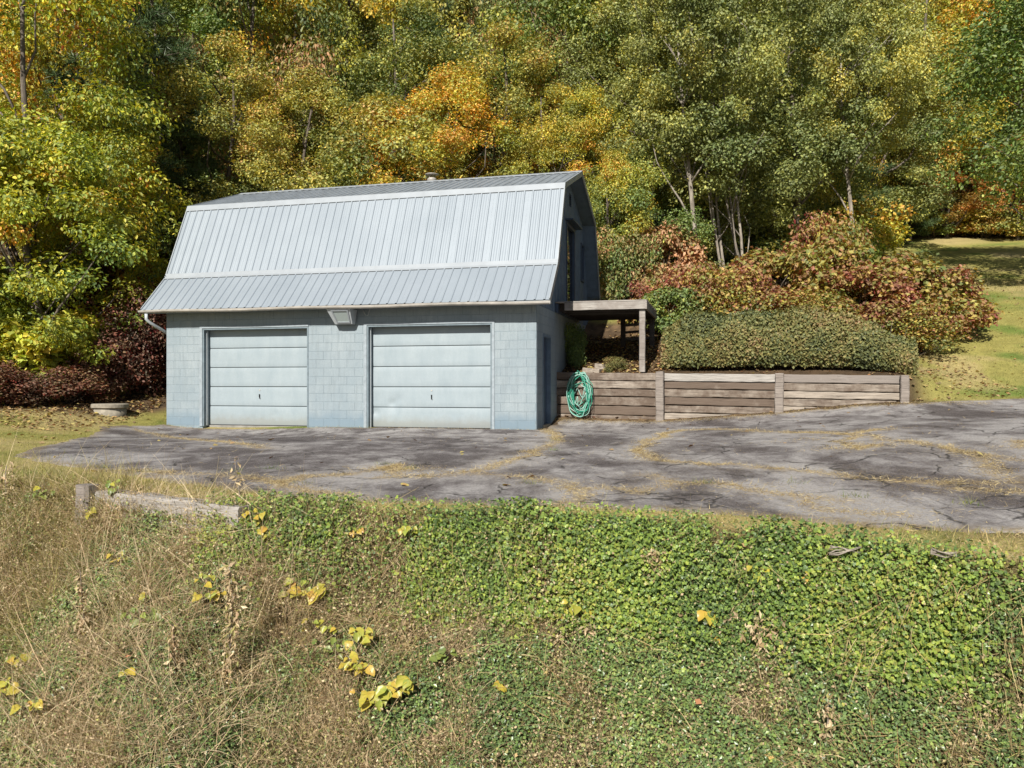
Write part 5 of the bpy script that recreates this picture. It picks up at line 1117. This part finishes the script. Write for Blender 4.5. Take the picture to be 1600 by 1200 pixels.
# ------------------------------------------------------------------ individual foreground plants
LEAFM = []
for k in range(4):
    T0 = np.array([(0, 0, 0), (.06, .28, .06), (.36, .42, .10), (.70, .26, .02), (1, .03, -.22), (.72, -.24, .0), (.38, -.40, .12), (.08, -.28, .06), (.45, 0, -.04)])
    V = T0+np.random.default_rng(k).normal(size=T0.shape)*.04; F = [np.array([(8, 0, 1), (8, 1, 2), (8, 2, 3), (8, 3, 4), (8, 4, 5), (8, 5, 6), (8, 6, 7), (8, 7, 0)])]
    for j in range(4):
        g2 = np.random.default_rng(k*10+j); LEAFM.append(mesh_np('leaf', V, F, [LM['big_yellow']], True, {'t': np.full(9, (k+.5)/4)+g2.normal(size=9)*.06, 'v': np.full(9, g2.uniform(.8, 1.2))}))
def plant(px, py, nl, spread, size, h, label, name='vine_sprig', cat='vine', tone=(5, 13), sq=.6):
    x, y, z = px2g(px, py); N, _ = gnormal(np.array([x]), np.array([y])); r = random.Random(px*7+py); root = thing(name, label, cat, (x, y, z-.01)); mb = MB()
    nl = int(nl*1.7)
    for i in range(nl):
        u = (i+.5)/nl*2-1; q = Vector((u*spread+r.uniform(-.3, .3)*spread, r.uniform(-.12, -.03), .06+h*r.uniform(.5, 1.1)+r.uniform(-.5, .5)*spread*sq))
        q.z = max(q.z, .07); 
        mb.tube([(0, 0, 0), tuple(q*.5+Vector((0, -.02, .03))), tuple(q)], [.005, .004, .002], 4)
        o = bpy.data.objects.new('leaf', LEAFM[r.randrange(*tone)]); COL.objects.link(o); o.parent = root
        nv = Vector((r.uniform(-.5, .5), -.65+r.uniform(-.3, .3), .75)).normalized(); dv = Vector((r.uniform(-1, 1), r.uniform(-.6, 0), r.uniform(-1, .1))); dv = (dv-nv*dv.dot(nv)).normalized(); sv = nv.cross(dv)
        s = size*1.05*r.uniform(.5, 1.25); M = Matrix(((dv.x, sv.x, nv.x), (dv.y, sv.y, nv.y), (dv.z, sv.z, nv.z))).to_4x4()@Matrix.Scale(s, 4); M.translation = q; o.matrix_local = M
    mb.build('stem', BARKD, root, True); return root
for a in [
 (480, 945, 13, .17, .085, .12, 'glossy yellow leaved vine clump casting a dark shadow, left of centre'), (565, 1015, 8, .07, .085, .12, 'yellow vine leaves at the top of the lower left tangle'), (560, 1060, 9, .10, .08, .12, 'yellow and brown vine leaves in the middle of the lower left tangle'),
 (590, 1110, 9, .13, .085, .1, 'green yellow vine leaves at the foot of the lower left tangle'), (632, 1090, 8, .08, .085, .12, 'yellow leaves at the right end of the lower left tangle'), (900, 975, 9, .13, .08, .1, 'row of yellow vine leaves left of the dry brown stalk in the centre'), (500, 1000, 7, .15, .065, .1, 'pale yellow leaves above the lower left tangle'),
 (1098, 985, 3, .05, .09, .08, 'two pale yellow leaves, upper pair on the right centre bank'), (1110, 1005, 2, .03, .09, .04, 'single golden leaf on the right centre bank'), (330, 955, 6, .10, .07, .14, 'yellow leaves beside the tall dry stalk'), (325, 920, 4, .07, .06, .1, 'small yellow leaves left of the tall dry stalk'), (190, 890, 4, .06, .06, .1, 'yellow leaves on the upper left bank'),
 (235, 950, 2, .03, .08, .06, 'single yellow leaf on the left bank'), (45, 1050, 7, .13, .07, .12, 'yellow leaves at the lower left edge'), (20, 1100, 6, .12, .07, .12, 'orange yellow leaves below the left edge leaves'), (60, 1125, 5, .08, .07, .08, 'yellow leaves in the lower left corner'), (205, 1065, 2, .03, .08, .06, 'single orange leaf on the lower left bank'),
 (150, 820, 5, .05, .05, .1, 'yellow green leaf sprig climbing the wooden post at left'), (400, 830, 7, .10, .06, .12, 'yellow green vine sprig at the end of the lower left timber wall'), (420, 855, 6, .08, .065, .1, 'yellow vine leaves left of the ivy'), (1180, 920, 4, .08, .06, .08, 'pale yellow leaves in the ivy right of centre'), (1260, 925, 4, .08, .055, .08, 'yellow leaves in the ivy near the bleached twigs'),
 (640, 850, 6, .08, .055, .08, 'yellow leaf patch within the ivy wall'), (560, 845, 4, .06, .05, .06, 'few yellow leaves near the left end of the ivy wall'), (780, 1085, 3, .03, .07, .05, 'orange leaf on the lower centre bank')]:
    plant(*a)
plant(232, 985, 9, .12, .09, .12, 'fresh bright green broad leaved plant on the left bank', 'broadleaf_weed', 'plant', (0, 4)); plant(530, 1035, 9, .16, .06, .14, 'dark green leafy weed left of the yellow tangle', 'broadleaf_weed', 'plant', (0, 3))
plant(180, 790, 7, .07, .055, .16, 'green vine sprig over the lower left timber wall', 'vine_sprig', 'vine', (0, 5)); plant(690, 1045, 6, .1, .07, .1, 'green weed on the centre bank', 'broadleaf_weed', 'plant', (0, 5)); plant(75, 790, 5, .08, .06, .1, 'green weed left of the wooden post', 'broadleaf_weed', 'plant', (0, 5))
def stalk(px, py, h, label, fuzz=260, w_=.035, lean=0):
    x, y, z = px2g(px, py); root = thing('dead_stalk', label, 'dead plant', (x, y, z)); g2 = np.random.default_rng(px); mb = MB(); p = bend((0, 0, -.03), (lean, -.05, h), g2, 8, .03); mb.tube(p, [.008-.0006*i for i in range(9)], 5); mb.build('stem', M_TIE, root, True)
    p = np.array(p); i = g2.integers(1, 8, fuzz); C = p[i]+(p[np.minimum(i+1, 8)]-p[i])*g2.random(fuzz)[:, None]+g2.normal(size=(fuzz, 3))*w_*np.array((1, 1, .5))
    V, F = leaves(C, rdir(fuzz, g2), rdir(fuzz, g2)+np.array((0, 0, -1)), g2.uniform(.02, .07, fuzz), KITE, .6); t = np.clip(.6+(g2.random(fuzz)-.5)*.8, 0, 1)
    link('dry_leaves', leafmesh('dry_leaves', [(V, F, rep(t, KITE), rep(g2.uniform(.7, 1.2, fuzz), KITE))], LM['weed']), root)
for a in [(362, 1085, .95, 'tall dry brown stalk, largest on the left bank', 420, .03), (130, 1010, .62, 'dry stalk on the left bank below the wooden post', 200, .025), (275, 1060, .42, 'short dry stalk left of the largest dry stalk', 130, .02), (1022, 915, .24, 'shaggy brown dead flower head leaning on the ivy in the centre', 420, .035),
          (640, 1010, .28, 'thin reddish dry stems in the centre left', 120, .06), (1120, 1020, .3, 'thin leaning dry stem right of centre', 60, .015, .1), (920, 1010, .2, 'small dry stem below the row of yellow leaves', 60, .02), (15, 790, .38, 'dry stems at the far left by the verge', 90, .06), (1290, 1160, .3, 'dry stem on the lower right bank', 90, .03), (1190, 1010, .2, 'olive tuft of dry stems on the right centre bank', 300, .09),
          (370, 800, .5, 'thin dry stem standing before the driveway at left', 40, .03)]:
    stalk(*a)
for i, (px, py, L, lab) in enumerate([(1310, 893, .22, 'bleached bare twigs caught in the ivy on the right'), (1460, 905, .16, 'small bleached twig below the right verge')]):
    x, y, z = px2g(px, py); root = thing('bare_twigs', lab, 'twigs', (x, y-.10, z+.15)); g2 = np.random.default_rng(i)
    for j in range(6):
        mb = MB(); a = g2.uniform(-.5, .5); mb.tube(bend((-L*.5*math.cos(a), 0, -L*.5*math.sin(a)), (L*math.cos(a)*.5, -.04, L*.5*math.sin(a)+.02), g2, 4, .08), [.006, .006, .005, .003, .002], 5); mb.build('twig', BARKP, root, True)
for i, (px, py, lab) in enumerate([(625, 762, 'brown dead leaf on the asphalt near its front edge'), (795, 763, 'curled brown leaf lying on the asphalt front edge'), (93, 716, 'brown leaf at the left tip of the driveway')]):
    x, y, z = px2g(px, py); o = link('fallen_leaf', LEAFM[15], loc=(x, y, z+.035), rot=(.2, .1, i*2.1), label=lab, cat='leaf'); o.scale = (.11,)*3
    o.material_slots[0].link = 'OBJECT'; o.material_slots[0].material = LM['litter']
x, y, z = px2g(978, 993); o = link('fallen_leaf', LEAFM[14], loc=(x, y, z+.09), rot=(.6, .1, 1), label='pale pinkish dead leaf on the green bank in the centre', cat='leaf'); o.scale = (.09,)*3; o.material_slots[0].link = 'OBJECT'; o.material_slots[0].material = LM['litter']
